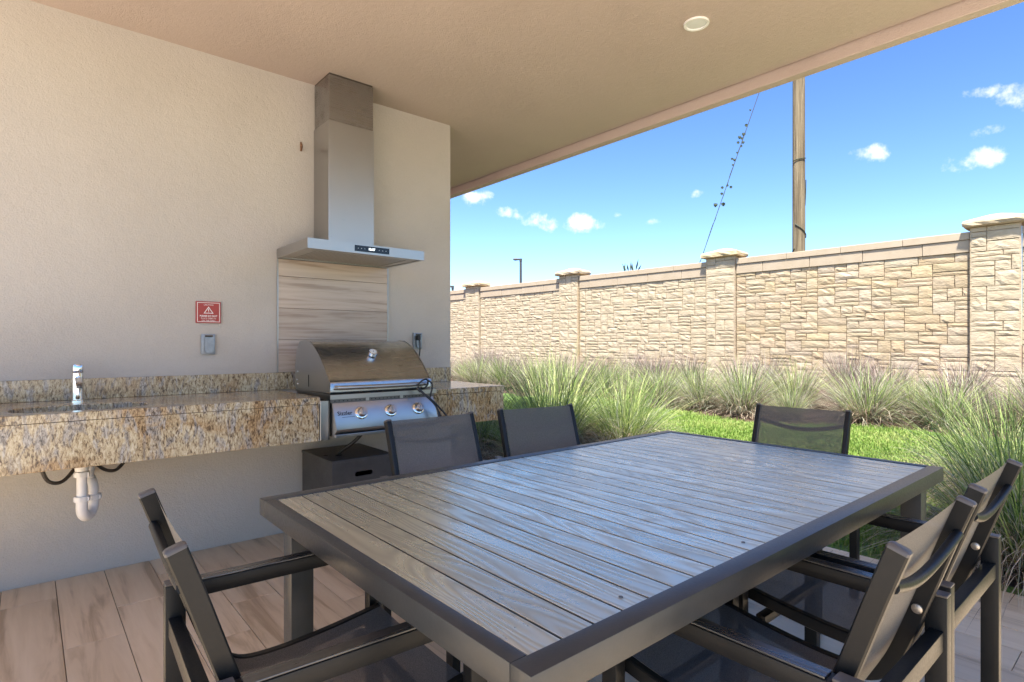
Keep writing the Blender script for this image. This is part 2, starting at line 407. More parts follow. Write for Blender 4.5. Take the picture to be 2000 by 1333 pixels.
def lawn():
    b = bmesh.new(); vs = {}; st = .14
    def V_(i, j):
        if (i, j) not in vs: vs[i, j] = b.verts.new((3.66 + i * st, -8 + j * st, gz(3.66 + i * st) + .008))
        return vs[i, j]
    for i in range(34):
        for j in range(125):
            if in_lawn(3.66 + (i + .5) * st, -8 + (j + .5) * st): b.faces.new((V_(i, j), V_(i + 1, j), V_(i + 1, j + 1), V_(i, j + 1)))
    o = obj('lawn', b, 'lawn_soil', smooth=True); o['kind'] = 'structure'
    rg = np.random.default_rng(3); V = []; T = []
    n = 150000
    X = rg.uniform(3.6, 8.3, n); Y = rg.uniform(-1.2, 8.2, n)
    E_ = np.array([min(x - 3.62, lawn_edge(y) - x) for x, y in zip(X, Y)]); thin = rg.uniform(0, 1, n) < np.clip((E_ + .12) / .35, 0, 1)
    keep = np.array([in_lawn(x - .15 * d, y) for x, y, d in zip(X, Y, rg.normal(0, 1, n))]) & thin; X = X[keep]; Y = Y[keep]; n = len(X)
    Z = np.array([gz(x) for x in X]) + .004; az = rg.uniform(0, 2 * np.pi, n); ln = rg.uniform(.035, .075, n); lean = rg.uniform(.1, .9, n); wd = rg.uniform(.003, .006, n)
    dx, dy = np.cos(az), np.sin(az); base = np.stack([X, Y, Z], 1); side = np.stack([-dy, dx, 0 * dx], 1) * wd[:, None]
    out = np.stack([dx, dy, 0 * dx], 1); up = np.array([0, 0, 1.])
    mid = base + up * (ln * .6)[:, None] + out * (ln * lean * .25)[:, None]; tip = base + up * (ln * (1 - .3 * lean))[:, None] + out * (ln * lean * .8)[:, None]
    verts = np.stack([base - side, base + side, mid + side * .8, mid - side * .8, tip], 1).reshape(-1, 3)
    k = np.arange(n)[:, None] * 5
    me = bpy.data.meshes.new('lawn_grass'); me.from_pydata(verts, [], np.concatenate([k + [0, 1, 2], k + [0, 2, 3], k + [3, 2, 4]], 0).tolist())
    a = me.attributes.new('tint', 'FLOAT', 'POINT'); a.data.foreach_set('value', np.repeat(np.clip(rg.beta(2, 2, n) * .75 + .12 + .22 * (np.sin(X * 3.1 + 2 * np.sin(Y * 1.3)) * np.sin(Y * 2.3 + 1.5 * np.sin(X * 1.7))), 0, 1), 5))
    me.materials.append(M['lawn_blade']); o = bpy.data.objects.new('lawn_grass', me); C.objects.link(o); o['kind'] = 'stuff'
    tag(o, 'short bright green mown grass of the lawn behind the table', 'grass')
lawn()

# ------------------------------------------------------------------ patio floor of wood-look planks
def floor():
    f = obj('floor', box(-7, XE - .004, -7, YW + 2.2, -.30, -.006), 'grout'); f['kind'] = 'structure'
    rnd = random.Random(2); pw = .204; plen = .914; cache = {}
    for c in range(-9, 18):
        x0 = .11 + pw * c; x1 = min(x0 + pw - .003, XE)
        if x1 - x0 < .03: continue
        j0 = 3.46 + ((c + 1) % 3) * .305
        k0 = j0 - 6 * plen
        for k in range(12):
            y0 = k0 + k * plen + .0015; y1 = y0 + plen - .003
            y0 = max(y0, -1.6); y1 = min(y1, YW - .004 if x0 < 2.5 else 5.2)
            if y1 - y0 < .05: continue
            key = (round(x1 - x0, 3), round(y1 - y0, 3))
            if key not in cache: cache[key] = None
            if cache[key] is None:
                o = obj('plank', box(0, x1 - x0, 0, y1 - y0, -.012, 0, .0012, seg=1), 'floor_tile', f); cache[key] = o.data
            else: o = obj('plank', cache[key], 'floor_tile', f)
            o.location = (x0, y0, rnd.uniform(-.0006, .0006))
    # sun-lit paving on the open side behind the camera
    pv = obj('paving', box(-40, -1.75, -40, YW + 2.2, -.28, -.004), 'concrete_base'); pv['kind'] = 'structure'
    pv = obj('paving', box(-1.75, XE, -40, -1.62, -.28, -.0045), 'concrete_base'); pv['kind'] = 'structure'
floor()

# ------------------------------------------------------------------ house wall and ceiling
ZC = 2.912; XWE = 2.529
wl = tag(obj('house_wall', box(-4.2, XWE, YW, YW + .30, -.05, ZC + .2, .004, seg=1), 'wall_stucco'), 'beige stucco house wall behind the granite counter and hood', 'wall')
cl = obj('ceiling', box(-1.25, 3.548, -.50, 9.0, ZC, ZC + .30), 'ceiling_stucco'); cl['kind'] = 'structure'
obj('drip_groove', box(3.549, 3.5775, -.45, 9.0, ZC + .035, ZC + .30), 'ceiling_stucco', cl)
obj('edge_beam', box(3.578, 3.655, -.45, 9.0, ZC - .066, ZC + .36, .004, seg=1), 'ceiling_stucco', cl)
obj('roof_edge', box(3.658, 3.70, -.50, 9.0, ZC + .12, ZC + .40, .004, seg=1), 'roof_edge', cl)
dl = thing('downlight', 'round white recessed light in the stucco ceiling', 'light', (2.721, 1.687, ZC))
obj('trim_ring', lathe([(.052, -.002), (.053, -.008), (.064, -.009), (.0665, -.004), (.0665, .0)], 36, (2.721, 1.687, ZC)), 'white_trim', dl, True)
obj('lens', lathe([(.0525, -.003), (.05, -.0035), (.03, -.006), (.0, -.007)], 36, (2.721, 1.687, ZC)), 'lens_white', dl, True)

# ------------------------------------------------------------------ counter
def supere(cx, cy, a, b, n=56, p=3.2):
    out = []
    for k in range(n):
        t = 2 * math.pi * k / n; c, s = math.cos(t), math.sin(t)
        out.append((cx + a * math.copysign(abs(c) ** (2 / p), c), cy + b * math.copysign(abs(s) ** (2 / p), s)))
    return out
ZT, ZJ, ZB, YF = .914, .879, .678, 3.02
def counter():
    t = thing('granite_counter', 'long brown speckled granite counter with deep apron along the wall', 'counter', (.2, 3.4, ZB))
    # left top slab with the sink opening
    SX, SY = .19, 3.255
    inner = supere(SX, SY, .252, .150); n = len(inner); x0, x1, y0, y1 = -1.6, 1.205, YF, YW - .002
    def hit(px, py):
        dx, dy = px - SX, py - SY; s = min((x1 - SX) / dx if dx > 1e-9 else (x0 - SX) / dx if dx < -1e-9 else 1e9, (y1 - SY) / dy if dy > 1e-9 else (y0 - SY) / dy if dy < -1e-9 else 1e9)
        return (SX + dx * s, SY + dy * s)
    outer = [hit(*p) for p in inner]
    for cx, cy in ((x0, y0), (x0, y1), (x1, y0), (x1, y1)):
        k = min(range(n), key=lambda i: (outer[i][0] - cx) ** 2 + (outer[i][1] - cy) ** 2); outer[k] = (cx, cy)
    b = bmesh.new()
    it = [b.verts.new((*p, ZT - .004)) for p in inner]; ic = [b.verts.new((SX + (p[0] - SX) * 1.014, SY + (p[1] - SY) * 1.023, ZT)) for p in inner]; ib = [b.verts.new((*p, ZJ)) for p in inner]
    ot = [b.verts.new((p[0], p[1] + (.003 if p[1] < y0 + 1e-6 else 0), ZT)) for p in outer]; om = [b.verts.new((*p, ZT - .003)) for p in outer]; ob_ = [b.verts.new((*p, ZJ)) for p in outer]
    for k in range(n):
        j = (k + 1) % n
        for A, B in ((ib, it), (it, ic), (ic, ot), (ot, om), (om, ob_), (ob_, ib)): b.faces.new((A[k], A[j], B[j], B[k]))
    obj('top_slab', b, 'granite', t)
    obj('top_slab', box(1.912, 2.54, 3.075, YW - .002, ZJ, ZT, .003), 'granite', t)
    obj('top_slab', box(2.531, 2.541, 3.4, YW + .05, ZJ + .001, ZT - .001, .002), 'granite', t)
    obj('apron', box(-1.6, 1.203, YF + .003, YF + .033, ZB, ZJ - .0025, .0015, seg=1), 'granite', t)
    obj('apron', box(1.94, 2.536, 3.079, 3.109, ZB, ZJ - .0025, .0015, seg=1), 'granite', t)
    obj('apron', box(2.506, 2.5365, 3.111, YW - .01, ZB, ZJ - .003, .0015, seg=1), 'granite', t)
    obj('backsplash', box(-1.6, XWE - .012, YW - .021, YW - .001, ZT + .0006, ZT + .108, .002), 'granite', t)
    obj('support_frame', box(-1.55, 1.19, YW - .05, YW - .004, ZB + .02, ZJ - .004), 'concrete_base', t)
    # basin
    s = thing('sink', 'shallow steel undermount sink set in the granite counter', 'sink', (SX, SY, .74))
    b = bmesh.new(); rings = []
    for sc, z in ((1.03, ZJ - .001), (1.0, ZJ - .002), (.985, ZJ - .06), (.95, .765), (.82, .748), (.12, .742)):
        rings.append([b.verts.new((SX + (p[0] - SX) * sc, SY + (p[1] - SY) * sc, z)) for p in inner])
    for A, B in zip(rings, rings[1:]):
        for k in range(n): b.faces.new((A[k], A[(k + 1) % n], B[(k + 1) % n], B[k]))
    b.faces.new(rings[-1]); obj('basin', b, 'satin_steel', s, True)
    obj('drain_flange', lathe([(.0, .004), (.03, .004), (.042, .0), (.042, -.006)], 24, (SX, SY, .748)), 'chrome', s, True)
    # faucet
    fx, fy = .193, 3.585
    f = thing('faucet', 'short chrome cylinder faucet behind the sink', 'faucet', (fx, fy, ZT))
    obj('body', lathe([(.0, 0), (.029, 0), (.029, .006), (.0245, .009), (.0245, .142), (.0, .142)], 28, (fx, fy, ZT)), 'chrome', f, True)
    obj('push_cap', lathe([(.0235, .144), (.0245, .146), (.0245, .180), (.022, .185), (.0, .186)], 28, (fx, fy, ZT)), 'chrome', f, True)
    obj('spout', tube(smoothpath([(fx, fy - .01, ZT + .115), (fx, fy - .06, ZT + .112), (fx, fy - .105, ZT + .092)]), [.014] * 13, 14), 'chrome', f, True)
    obj('aerator', lathe([(.0, 0), (.011, 0), (.011, .012), (.0, .012)], 16, (fx, fy - .1, ZT + .072)), 'dark_steel', f, True)
    # drain
    d = thing('drain_trap', 'white plastic drain pipe and trap hanging under the sink', 'pipe', (fx, 3.3, .37))
    ax, ay, bx, by = .193, 3.30, .243, 3.39
    obj('tailpiece_cone', lathe([(.0, .0), (.026, 0), (.028, .02), (.044, .06), (.045, .085), (.0, .085)], 24, (ax, ay, .615)), 'pvc', d, True)
    obj('tailpiece', tube([(ax, ay, .61), (ax, ay, .46)], .0205, 18), 'pvc', d, True)
    u = [(ax, ay, .50)]; 
    for k in range(13):
        a = math.pi * k / 12; s_ = (1 - math.cos(a)) / 2; u.append((ax + (bx - ax) * s_, ay + (by - ay) * s_, .445 - .052 * math.sin(a)))
    u.append((bx, by, .485)); obj('u_bend', tube(u, .0235, 18), 'pvc', d, True)
    obj('trap_arm', tube(smoothpath([(bx, by, .47), (bx, by, .515), (bx - .004, by + .05, .545), (bx - .01, YW - .02, .548)], 5), .0205, 18), 'pvc', d, True)
    obj('wall_flange', lathe([(.02, .0), (.042, .0), (.038, .008), (.022, .012)], 24, (bx - .01, YW - .0005, .548), (0, -1, 0)), 'chrome', d, True)
    obj('overflow_pipe', tube([(ax + .035, ay + .12, .74), (ax + .035, ay + .12, .56)], .02, 16), 'pvc', d, True)
    for (x, y, z, r) in ((ax, ay, .60, .029), (ax, ay, .487, .030), (bx, by, .470, .030), (ax + .035, ay + .12, .63, .027)):
        b = lathe([(.02, -.012), (r, -.012), (r + .002, 0), (r, .012), (.02, .012)], 20, (x, y, z))
        for k in range(6):
            a = k * math.pi / 3 + .3; b = box(x + math.cos(a) * r - .004, x + math.cos(a) * r + .004, y + math.sin(a) * r - .004, y + math.sin(a) * r + .004, z - .009, z + .009, 0, b)
        obj('slip_nut', b, 'pvc', d, True)
    for nm, lab, pts in (('supply_hose', 'dark braided supply hose looping out from the drain pipe on its sink-end side', [(.05, 3.40, .74), (.05, 3.40, .64), (.075, 3.41, .565), (.13, 3.46, .548), (.19, 3.58, .60), (.2, YW - .005, .64)]),
                         ('supply_hose', 'dark braided supply hose looping between the drain pipe and a wall valve', [(.215, 3.46, .74), (.235, 3.48, .66), (.285, 3.52, .58), (.345, 3.56, .553), (.395, 3.60, .60), (.415, 3.62, .69)])):
        h = thing(nm, lab, 'hose', pts[3]); obj('hose', tube(smoothpath(pts), .0085, 10), 'hose_braid', h, True)
        e = pts[-1] if pts[-1][1] < 3.7 else pts[0]; obj('coupling', lathe([(.0, -.02), (.012, -.02), (.013, .012), (.0, .012)], 12, (e[0], e[1], e[2] - .0)), 'bolt_metal', h, True)
counter()
st = tag(obj('wall_stain', lathe([(.0, .0008), (.012, .0006), (.014, 0)], 9, (.335, YW - .0006, .60), (0, -1, 0)), 'rust'), 'small rust mark on the wall under the sink', 'stain')

# ------------------------------------------------------------------ wall fittings
def fittings():
    s = thing('warning_sign', 'square red warning sign with white triangle on the stucco wall', 'sign', (.812, YW, 1.325))
    cx, cz, hw, hh = .812, 1.388, .066, .063
    obj('plate', box(cx - hw, cx + hw, YW - .014, YW - .001, cz - hh, cz + hh, .001, seg=1), 'sign_red', s)
    y = YW - .0152; b = None
    for a in ((cx - hw + .006, cx + hw - .006, cz + hh - .009, cz + hh - .006), (cx - hw + .006, cx + hw - .006, cz - hh + .006, cz - hh + .009),
              (cx - hw + .006, cx - hw + .009, cz - hh + .009, cz + hh - .009), (cx + hw - .009, cx + hw - .006, cz - hh + .009, cz + hh - .009)):
        b = box(a[0], a[1], y, y + .001, a[2], a[3], 0, b)
    obj('border_line', b, 'sign_white', s)
    b = bmesh.new(); A = [(0, .020), (-.0265, -.021), (.0265, -.021)]; Bi = [(0, .0125), (-.0195, -.0172), (.0195, -.0172)]; c0 = cz + .014
    for i in range(3):
        j = (i + 1) % 3; b.faces.new([b.verts.new((cx + p[0], y, c0 + p[1])) for p in (A[i], A[j], Bi[j], Bi[i])])
    b = box(cx - .002, cx + .002, y, y + .001, c0 - .007, c0 + .007, 0, b); b = box(cx - .002, cx + .002, y, y + .001, c0 - .0135, c0 - .010, 0, b)
    obj('warning_triangle', b, 'sign_white', s)
    b = None
    for tx, sz, z, bo in (('CAUTION', .0115, cz + .043, 0), ('PLEASE DO NOT', .0125, cz - .022, .0004), ('PLACE OBJECTS', .0115, cz - .036, 0), ('ON THE GRILL', .0115, cz - .049, 0)):
        b = join(b, text(tx, sz, wallmtx(cx, y, z), .0003, bo)) if b else text(tx, sz, wallmtx(cx, y, z), .0003, bo)
    obj('lettering', b, 'sign_white', s)
    for cx, cz, lab, plug in ((.810, 1.20, 'grey metal outlet cover on the wall under the red sign', False), (2.225, 1.225, 'grey outlet cover with a black plug behind the grill', True)):
        o = thing('outlet_cover', lab, 'outlet', (cx, YW, cz - .06), group='weatherproof outlet covers on the wall')
        obj('back_plate', box(cx - .037, cx + .037, YW - .016, YW - .001, cz - .060, cz + .060, .003), 'cover_metal', o, True)
        obj('flip_lid', prism([(cx - .022, cz - .038), (cx - .012, cz - .05), (cx + .012, cz - .05), (cx + .026, cz - .038), (cx + .026, cz + .04), (cx - .022, cz + .04)], YW - .034, YW - .017, 1, .003), 'cover_metal', o, True)
        obj('lid_rib', box(cx - .007, cx + .010, YW - .038, YW - .0345, cz - .034, cz + .034, .0012), 'cover_metal', o)
        obj('hinge', tube([(cx - .018, YW - .022, cz + .049), (cx + .022, YW - .022, cz + .049)], .0055, 10), 'dark_steel', o, True)
        if plug:
            p = thing('power_plug', 'black plug and cord hanging from the outlet behind the grill', 'plug', (cx - .03, YW - .06, cz - .2))
            obj('plug_body', box(cx - .034, cx - .010, YW - .075, YW - .036, cz + .005, cz + .042, .006), 'black_rubber', p, True)
            obj('cord', tube(smoothpath([(cx - .022, YW - .07, cz + .02), (cx - .024, YW - .085, cz - .03), (cx - .03, YW - .08, cz - .12), (cx - .06, YW - .06, cz - .2), (cx - .05, YW - .04, ZT + .012)]), .005, 8), 'black_rubber', p, True)
    h = thing('wall_bracket', 'tiny brown metal bracket on the wall beside the hood duct', 'bracket', (1.34, YW, 2.45))
    obj('plate', box(1.352, 1.364, YW - .004, YW - .0005, 2.455, 2.515, .001, seg=1), 'rust', h)
    obj('peg', tube([(1.358, YW - .004, 2.462), (1.345, YW - .05, 2.468), (1.335, YW - .075, 2.475)], .0065, 8), 'rust', h, True)
    # tiled panel behind the grill
    t = thing('tile_panel', 'wood-look wall tile panel between the hood and the grill', 'tile panel', (1.593, YW, 1.022))
    obj('backing', box(1.208, 1.978, YW - .006, YW - .0008, 1.0235, 1.744), 'grout', t)
    zs = [1.0235, 1.229, 1.431, 1.634, 1.744]
    for a, b_ in zip(zs, zs[1:]): obj('wall_tile', box(1.2125, 1.9735, YW - .0125, YW - .0062, a + .0012, b_ - .0012, .001, seg=1), 'wall_tile', t)
    for x in (1.2055, 1.9745): obj('edge_strip', box(x, x + .006, YW - .0145, YW - .0009, 1.0235, 1.744), 'steel_z', t)
fittings()

# ------------------------------------------------------------------ range hood
def hood():
    x0, x1, y0, y1, z0, z1 = 1.205, 1.967, 3.2, YW - .002, 1.745, 1.803
    t = thing('range_hood', 'stainless steel chimney range hood above the grill', 'hood', (1.59, 3.46, z0))
    b = None
    for a in ((x0, x1, y0, y0 + .02, z0, z1), (x0, x0 + .02, y0 + .02, y1, z0, z1), (x1 - .02, x1, y0 + .02, y1, z0, z1), (x0 + .02, x1 - .02, y1 - .02, y1, z0, z1)): b = box(*a, 0., b)
    b = box(x0 + .02, x1 - .02, y0 + .02, y1 - .02, z0 + .03, z1 - .0005, 0., b); obj('canopy', b, 'steel_x', t)
    obj('rim', box(x0 + .021, x1 - .021, y0 + .021, y0 + .095, z0 + .004, z0 + .012), 'steel_x', t)
    obj('rim', box(x0 + .021, x0 + .075, y0 + .096, y1 - .021, z0 + .004, z0 + .012), 'steel_x', t)
    obj('rim', box(x1 - .075, x1 - .021, y0 + .096, y1 - .021, z0 + .004, z0 + .012), 'steel_x', t)
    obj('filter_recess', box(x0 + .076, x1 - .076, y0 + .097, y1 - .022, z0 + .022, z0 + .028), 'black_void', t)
    m = None; n = 27; p = (x1 - x0 - .152) / n
    for k in range(n):
        w_ = .74 if k % 9 else .95
        if m is None: o = obj('baffle', box(0, p * .70, y0 + .098, y1 - .023, z0 + .006, z0 + .014, .001, seg=1), 'steel_z', t); m = o.data
        else: o = obj('baffle', m, 'steel_z', t)
        o.location = (x0 + .078 + p * k, 0, 0)
    obj('duct_lower', box(1.443, 1.752, 3.477, y1, z1 + .0005, 2.612, .0015, seg=1), 'steel_x', t)
    obj('duct_upper', box(1.447, 1.748, 3.481, y1 - .001, 2.6125, ZC - .012, .0015, seg=1), 'steel_dimmed', t)  # same steel with a darker base, painting in this section's dimmer reflection
    obj('duct_collar', box(1.450, 1.745, 3.484, y1 - .002, ZC - .0118, ZC - .0006), 'dark_steel', t)
    dx0, dx1 = 1.487, 1.716; yc = y0 - .0022
    d = obj('control_panel', box(dx0, dx1, yc, y0 - .0004, z0 + .012, z0 + .048, .0008, seg=1), 'display_black', t)
    obj('digits', text('12:07', .020, wallmtx((dx0 + dx1) / 2 - .005, yc - .0006, z0 + .030), .0003, .0006), 'display_lit', d)
    for k in (-.092, -.072, -.05, .045, .068, .09): obj('touch_button', lathe([(.0, .0006), (.003, .0006), (.003, 0)], 12, ((dx0 + dx1) / 2 + k, yc, z0 + .030), (0, -1, 0)), 'cover_metal', d)
hood()

# ------------------------------------------------------------------ grill
def grill():
    xl, xr = 1.262, 1.898
    t = thing('gas_grill', 'stainless steel built-in gas grill with domed lid and three knobs', 'grill', (1.58, 3.28, .70))
    prof = [(3.52, .925), (3.545, .94), (3.545, 1.06), (3.515, 1.165), (3.47, 1.212), (3.40, 1.222), (3.335, 1.218), (3.28, 1.203), (3.225, 1.172), (3.17, 1.133), (3.12, 1.088), (3.075, 1.046), (3.043, 1.010), (3.028, .995), (3.018, .992), (3.014, .985), (3.014, .938), (3.02, .932)]
    dense = []
    for i in range(len(prof)):
        dense.append(prof[i])
    b = prism(dense, xl, xr, 0); lid = obj('lid', b, 'steel_lid', t, True)
    for x0, x1 in ((xl - .004, xl - .0005), (xr + .0005, xr + .004)): obj('lid_side', prism([(y + (-.003 if y < 3.2 else .002), z + (.004 if z > 1 else 0)) for y, z in dense], x0, x1, 0), 'steel_z', t, True)
    obj('vent_slot', box(xl - .0052, xl - .0042, 3.318, 3.328, .952, 1.022), 'black_void', t)
    for y, z in ((3.50, 1.035), (3.515, .985), (3.50, .96)): obj('rivet', lathe([(.005, 0), (.004, .002), (.0, .003)], 10, (xl - .0042, y, z), (-1, 0, 0)), 'chrome', t, True)
    # handle
    hx0, hx1, hy, hz = 1.292, 1.862, 2.968, .962
    pts = [(hx0, 3.016, hz)] + [(hx0 + .004 + (hx1 - hx0 - .008) * k / 16, 2.990 - .028 * math.sin(math.pi * k / 16) ** .6, hz) for k in range(17)] + [(hx1, 3.016, hz)]
    obj('handle', tube(pts, .0125, 14), 'steel_x', t, True)
    # thermometer on the dome
    o = Vector((1.585, 3.172, 1.136)); n = Vector((0, -.58, .815))
    th = obj('thermometer', lathe([(.0, 0), (.022, 0), (.026, .004), (.026, .018), (.0285, .020), (.0285, .026), (.0235, .027), (.023, .023), (.0, .023)], 28, o, n), 'chrome', t, True)
    obj('dial', lathe([(.0, .0245), (.0228, .0245), (.0228, .0235)], 24, o, n), 'glass_dial', th)
    u = n.cross(Vector((1, 0, 0))).normalized()
    obj('needle', tube([o + n * .0252 - u * .004, o + n * .0252 + (u * .8 + Vector((.6, 0, 0))) * .015], .0011, 6), 'ink', th)
    # body, vent strip, control panel
    obj('firebox', box(xl + .004, xr - .004, 3.03, 3.53, .715, .923), 'steel_x', t)
    obj('top_flange', prism([(3.002, .899), (3.002, .923), (3.010, .926), (3.53, .926), (3.53, .917), (3.02, .917), (3.02, .899)], xl - .008, xr + .032, 0), 'steel_x', t)
    vs = obj('vent_strip', box(xl - .004, xr + .020, 3.006, 3.019, .880, .899), 'dark_steel', t)
    for g in range(3):
        for k in range(8): obj('vent_hole', lathe([(.0, .0008), (.0033, .0008), (.0033, 0)], 8, (xl + .02 + g * .218 + k * .0245, 3.006, .8895), (0, -1, 0)), 'black_void', vs)
    for g in range(2): obj('vent_divider', box(xl + .203 + g * .218, xl + .222 + g * .218, 3.0045, 3.0058, .881, .898), 'steel_x', t)
    pt, pb = (3.004, .878), (2.942, .742)
    pan = obj('control_panel', prism([pt, (pt[0] + .012, pt[1] + .001), (pt[0] + .016, .70), (2.975, .712), (2.948, .728), (pb[0] + .002, pb[1] - .008), pb], xl + .004, xr + .012, 0, .0015), 'steel_x', t, True)
    nrm = Vector((0, -(pt[1] - pb[1]), (pt[0] - pb[0]))).normalized(); dn = Vector((0, pb[0] - pt[0], pb[1] - pt[1])).normalized()
    for x in (1.420, 1.603, 1.785):
        c = Vector((x, pt[0], pt[1])) + dn * .068 + nrm * .001
        bz = obj('knob_bezel', lathe([(.0, 0), (.036, 0), (.036, .006), (.030, .010), (.0, .010)], 30, c, nrm), 'chrome', t, True)
        k = obj('knob', lathe([(.0, .011), (.026, .011), (.025, .032), (.022, .037), (.0, .0385)], 30, c, nrm), 'steel_z', t, True)
        zq = nrm.to_track_quat('Z', 'Y').to_matrix().to_4x4(); gb = box(-.004, .004, -.021, .021, 0, .010, .002)
        bmesh.ops.transform(gb, matrix=Matrix.Translation(c + nrm * .0375) @ zq @ Matrix.Rotation(R(8), 4, 'Z'), verts=gb.verts); obj('knob_grip', gb, 'steel_x', k, True)
    zx = Vector((1, 0, 0)); up = -dn; mt = Matrix((( zx.x, up.x, nrm.x, 0), (zx.y, up.y, nrm.y, 0), (zx.z, up.z, nrm.z, 0), (0, 0, 0, 1)))
    c = Vector((1.327, pt[0], pt[1])) + dn * .062 + nrm * .0012; m2 = mt.copy(); m2.translation = c
    obj('logo_lettering', text('Sizzler', .033, m2, .0004, .0004), 'ink', pan)
    b = bmesh.new(); c2 = c + dn * .021
    b.faces.new([b.verts.new(c2 + zx * a + dn * d_) for a, d_ in ((-.02, 0), (.055, 0), (.055, .002), (-.02, .002))]); obj('logo_underline', b, 'ink', pan)
    obj('drip_tray', box(xl + .006, xr - .002, 2.958, 3.45, .694, .711, .002), 'steel_x', t)
    obj('jacket_strip', box(1.207, 1.252, YF - .001, YF + .03, ZB + .002, .893, .001, seg=1), 'steel_z', t)
    obj('jacket_strip', box(1.2535, 1.2575, YF - .001, 3.5, ZB + .002, .893), 'dark_steel', t)
    obj('jacket_strip', box(1.903, 1.939, 3.078, 3.11, ZB + .002, .893, .001, seg=1), 'steel_z', t)
grill()
def cords():
    c = thing('black_cord', 'black cord looped and knotted over the right end of the grill handle', 'cord', (1.85, 2.95, .74))
    A = [(1.775, 2.955, .960), (1.79, 2.948, .978), (1.815, 2.945, .990), (1.838, 2.95, .984), (1.845, 2.962, .962), (1.835, 2.968, .942), (1.812, 2.962, .936), (1.795, 2.95, .944)]
    Bp = [(1.840, 2.955, .985), (1.862, 2.945, .966), (1.866, 2.944, .936), (1.856, 2.942, .905), (1.845, 2.935, .88)]
    Cp = [(1.768, 2.956, .945), (1.785, 2.935, .918), (1.815, 2.915, .885), (1.848, 2.905, .852), (1.868, 2.895, .82), (1.874, 2.885, .780), (1.868, 2.88, .748), (1.880, 2.878, .738)]
    Dp = [(1.775, 2.952, .940), (1.795, 2.932, .912), (1.828, 2.912, .880), (1.864, 2.90, .845), (1.893, 2.892, .812), (1.918, 2.885, .782), (1.938, 2.88, .754), (1.915, 2.878, .742), (1.885, 2.878, .740)]
    Ep = [(1.852, 2.905, .848), (1.874, 2.895, .81), (1.886, 2.885, .77), (1.880, 2.88, .742)]
    for p in (A, Bp, Cp, Dp, Ep): obj('cord_strand', tube(smoothpath(p, 5), .0052, 8), 'black_rubber', c, True)
    obj('plug_end', lathe([(.0, 0), (.009, 0), (.009, .03), (.006, .036), (.0, .036)], 10, (1.768, 2.956, .945), (.45, -.5, -.8)), 'black_rubber', c, True)
    g = thing('gas_hose', 'black gas hose running from the grill into the dark box', 'hose', (1.45, 3.3, .54))
    obj('hose', tube(smoothpath([(1.56, 3.2, .715), (1.545, 3.21, .67), (1.50, 3.24, .612), (1.455, 3.29, .565), (1.44, 3.32, .535)]), .0105, 10), 'black_rubber', g, True)
    t = thing('tank_box', 'dark charcoal storage box with slot handle standing below the grill', 'box', (1.52, 3.4, 0))
    x0, x1, y0, y1, z = 1.335, 1.72, 3.17, 3.635, .528
    obj('lid', box(x0 - .004, x1 + .004, y0 - .006, y1 + .004, z - .016, z, .003), 'box_plastic', t)
    obj('hose_hole', lathe([(.0, .0009), (.021, .0009), (.021, 0)], 20, (1.44, 3.32, z)), 'black_void', t)
    obj('finger_hole', lathe([(.0, .0009), (.013, .0009), (.013, 0)], 16, (1.375, 3.36, z)), 'black_void', t)
    obj('side_panel', box(x0, x0 + .012, y0 + .0125, y1, .012, z - .0165, .001, seg=1), 'box_plastic', t)
    obj('side_panel', box(x1 - .012, x1, y0 + .0125, y1, .012, z - .0165, .001, seg=1), 'box_plastic', t)
    obj('back_panel', box(x0 + .0125, x1 - .0125, y1 - .012, y1 - .0005, .012, z - .0165), 'box_plastic', t)
    obj('floor_panel', box(x0, x1, y0, y1, 0., .0115), 'box_plastic', t)
    # front with a real slot
    sx0, sx1, sz0, sz1 = 1.475, 1.59, .418, .447; b = None
    for a in ((x0, sx0, .012, z - .0165), (sx1, x1, .012, z - .0165), (sx0, sx1, .012, sz0), (sx0, sx1, sz1, z - .0165)): b = box(a[0], a[1], y0, y0 + .012, a[2], a[3], 0, b)
    for cx_ in (sx0, sx1):
        for cz_ in (sz0, sz1):
            s = 1 if cx_ == sx0 else -1; v = 1 if cz_ == sz0 else -1; r = .0135
            b = prism([(cx_, cz_)] + [(cx_ + s * r * (1 - math.sin(a)), cz_ + v * r * (1 - math.cos(a))) for a in [k * math.pi / 12 for k in range(7)]], y0, y0 + .012, 1, 0, b)
    obj('front_panel', b, 'box_plastic', t)
cords()

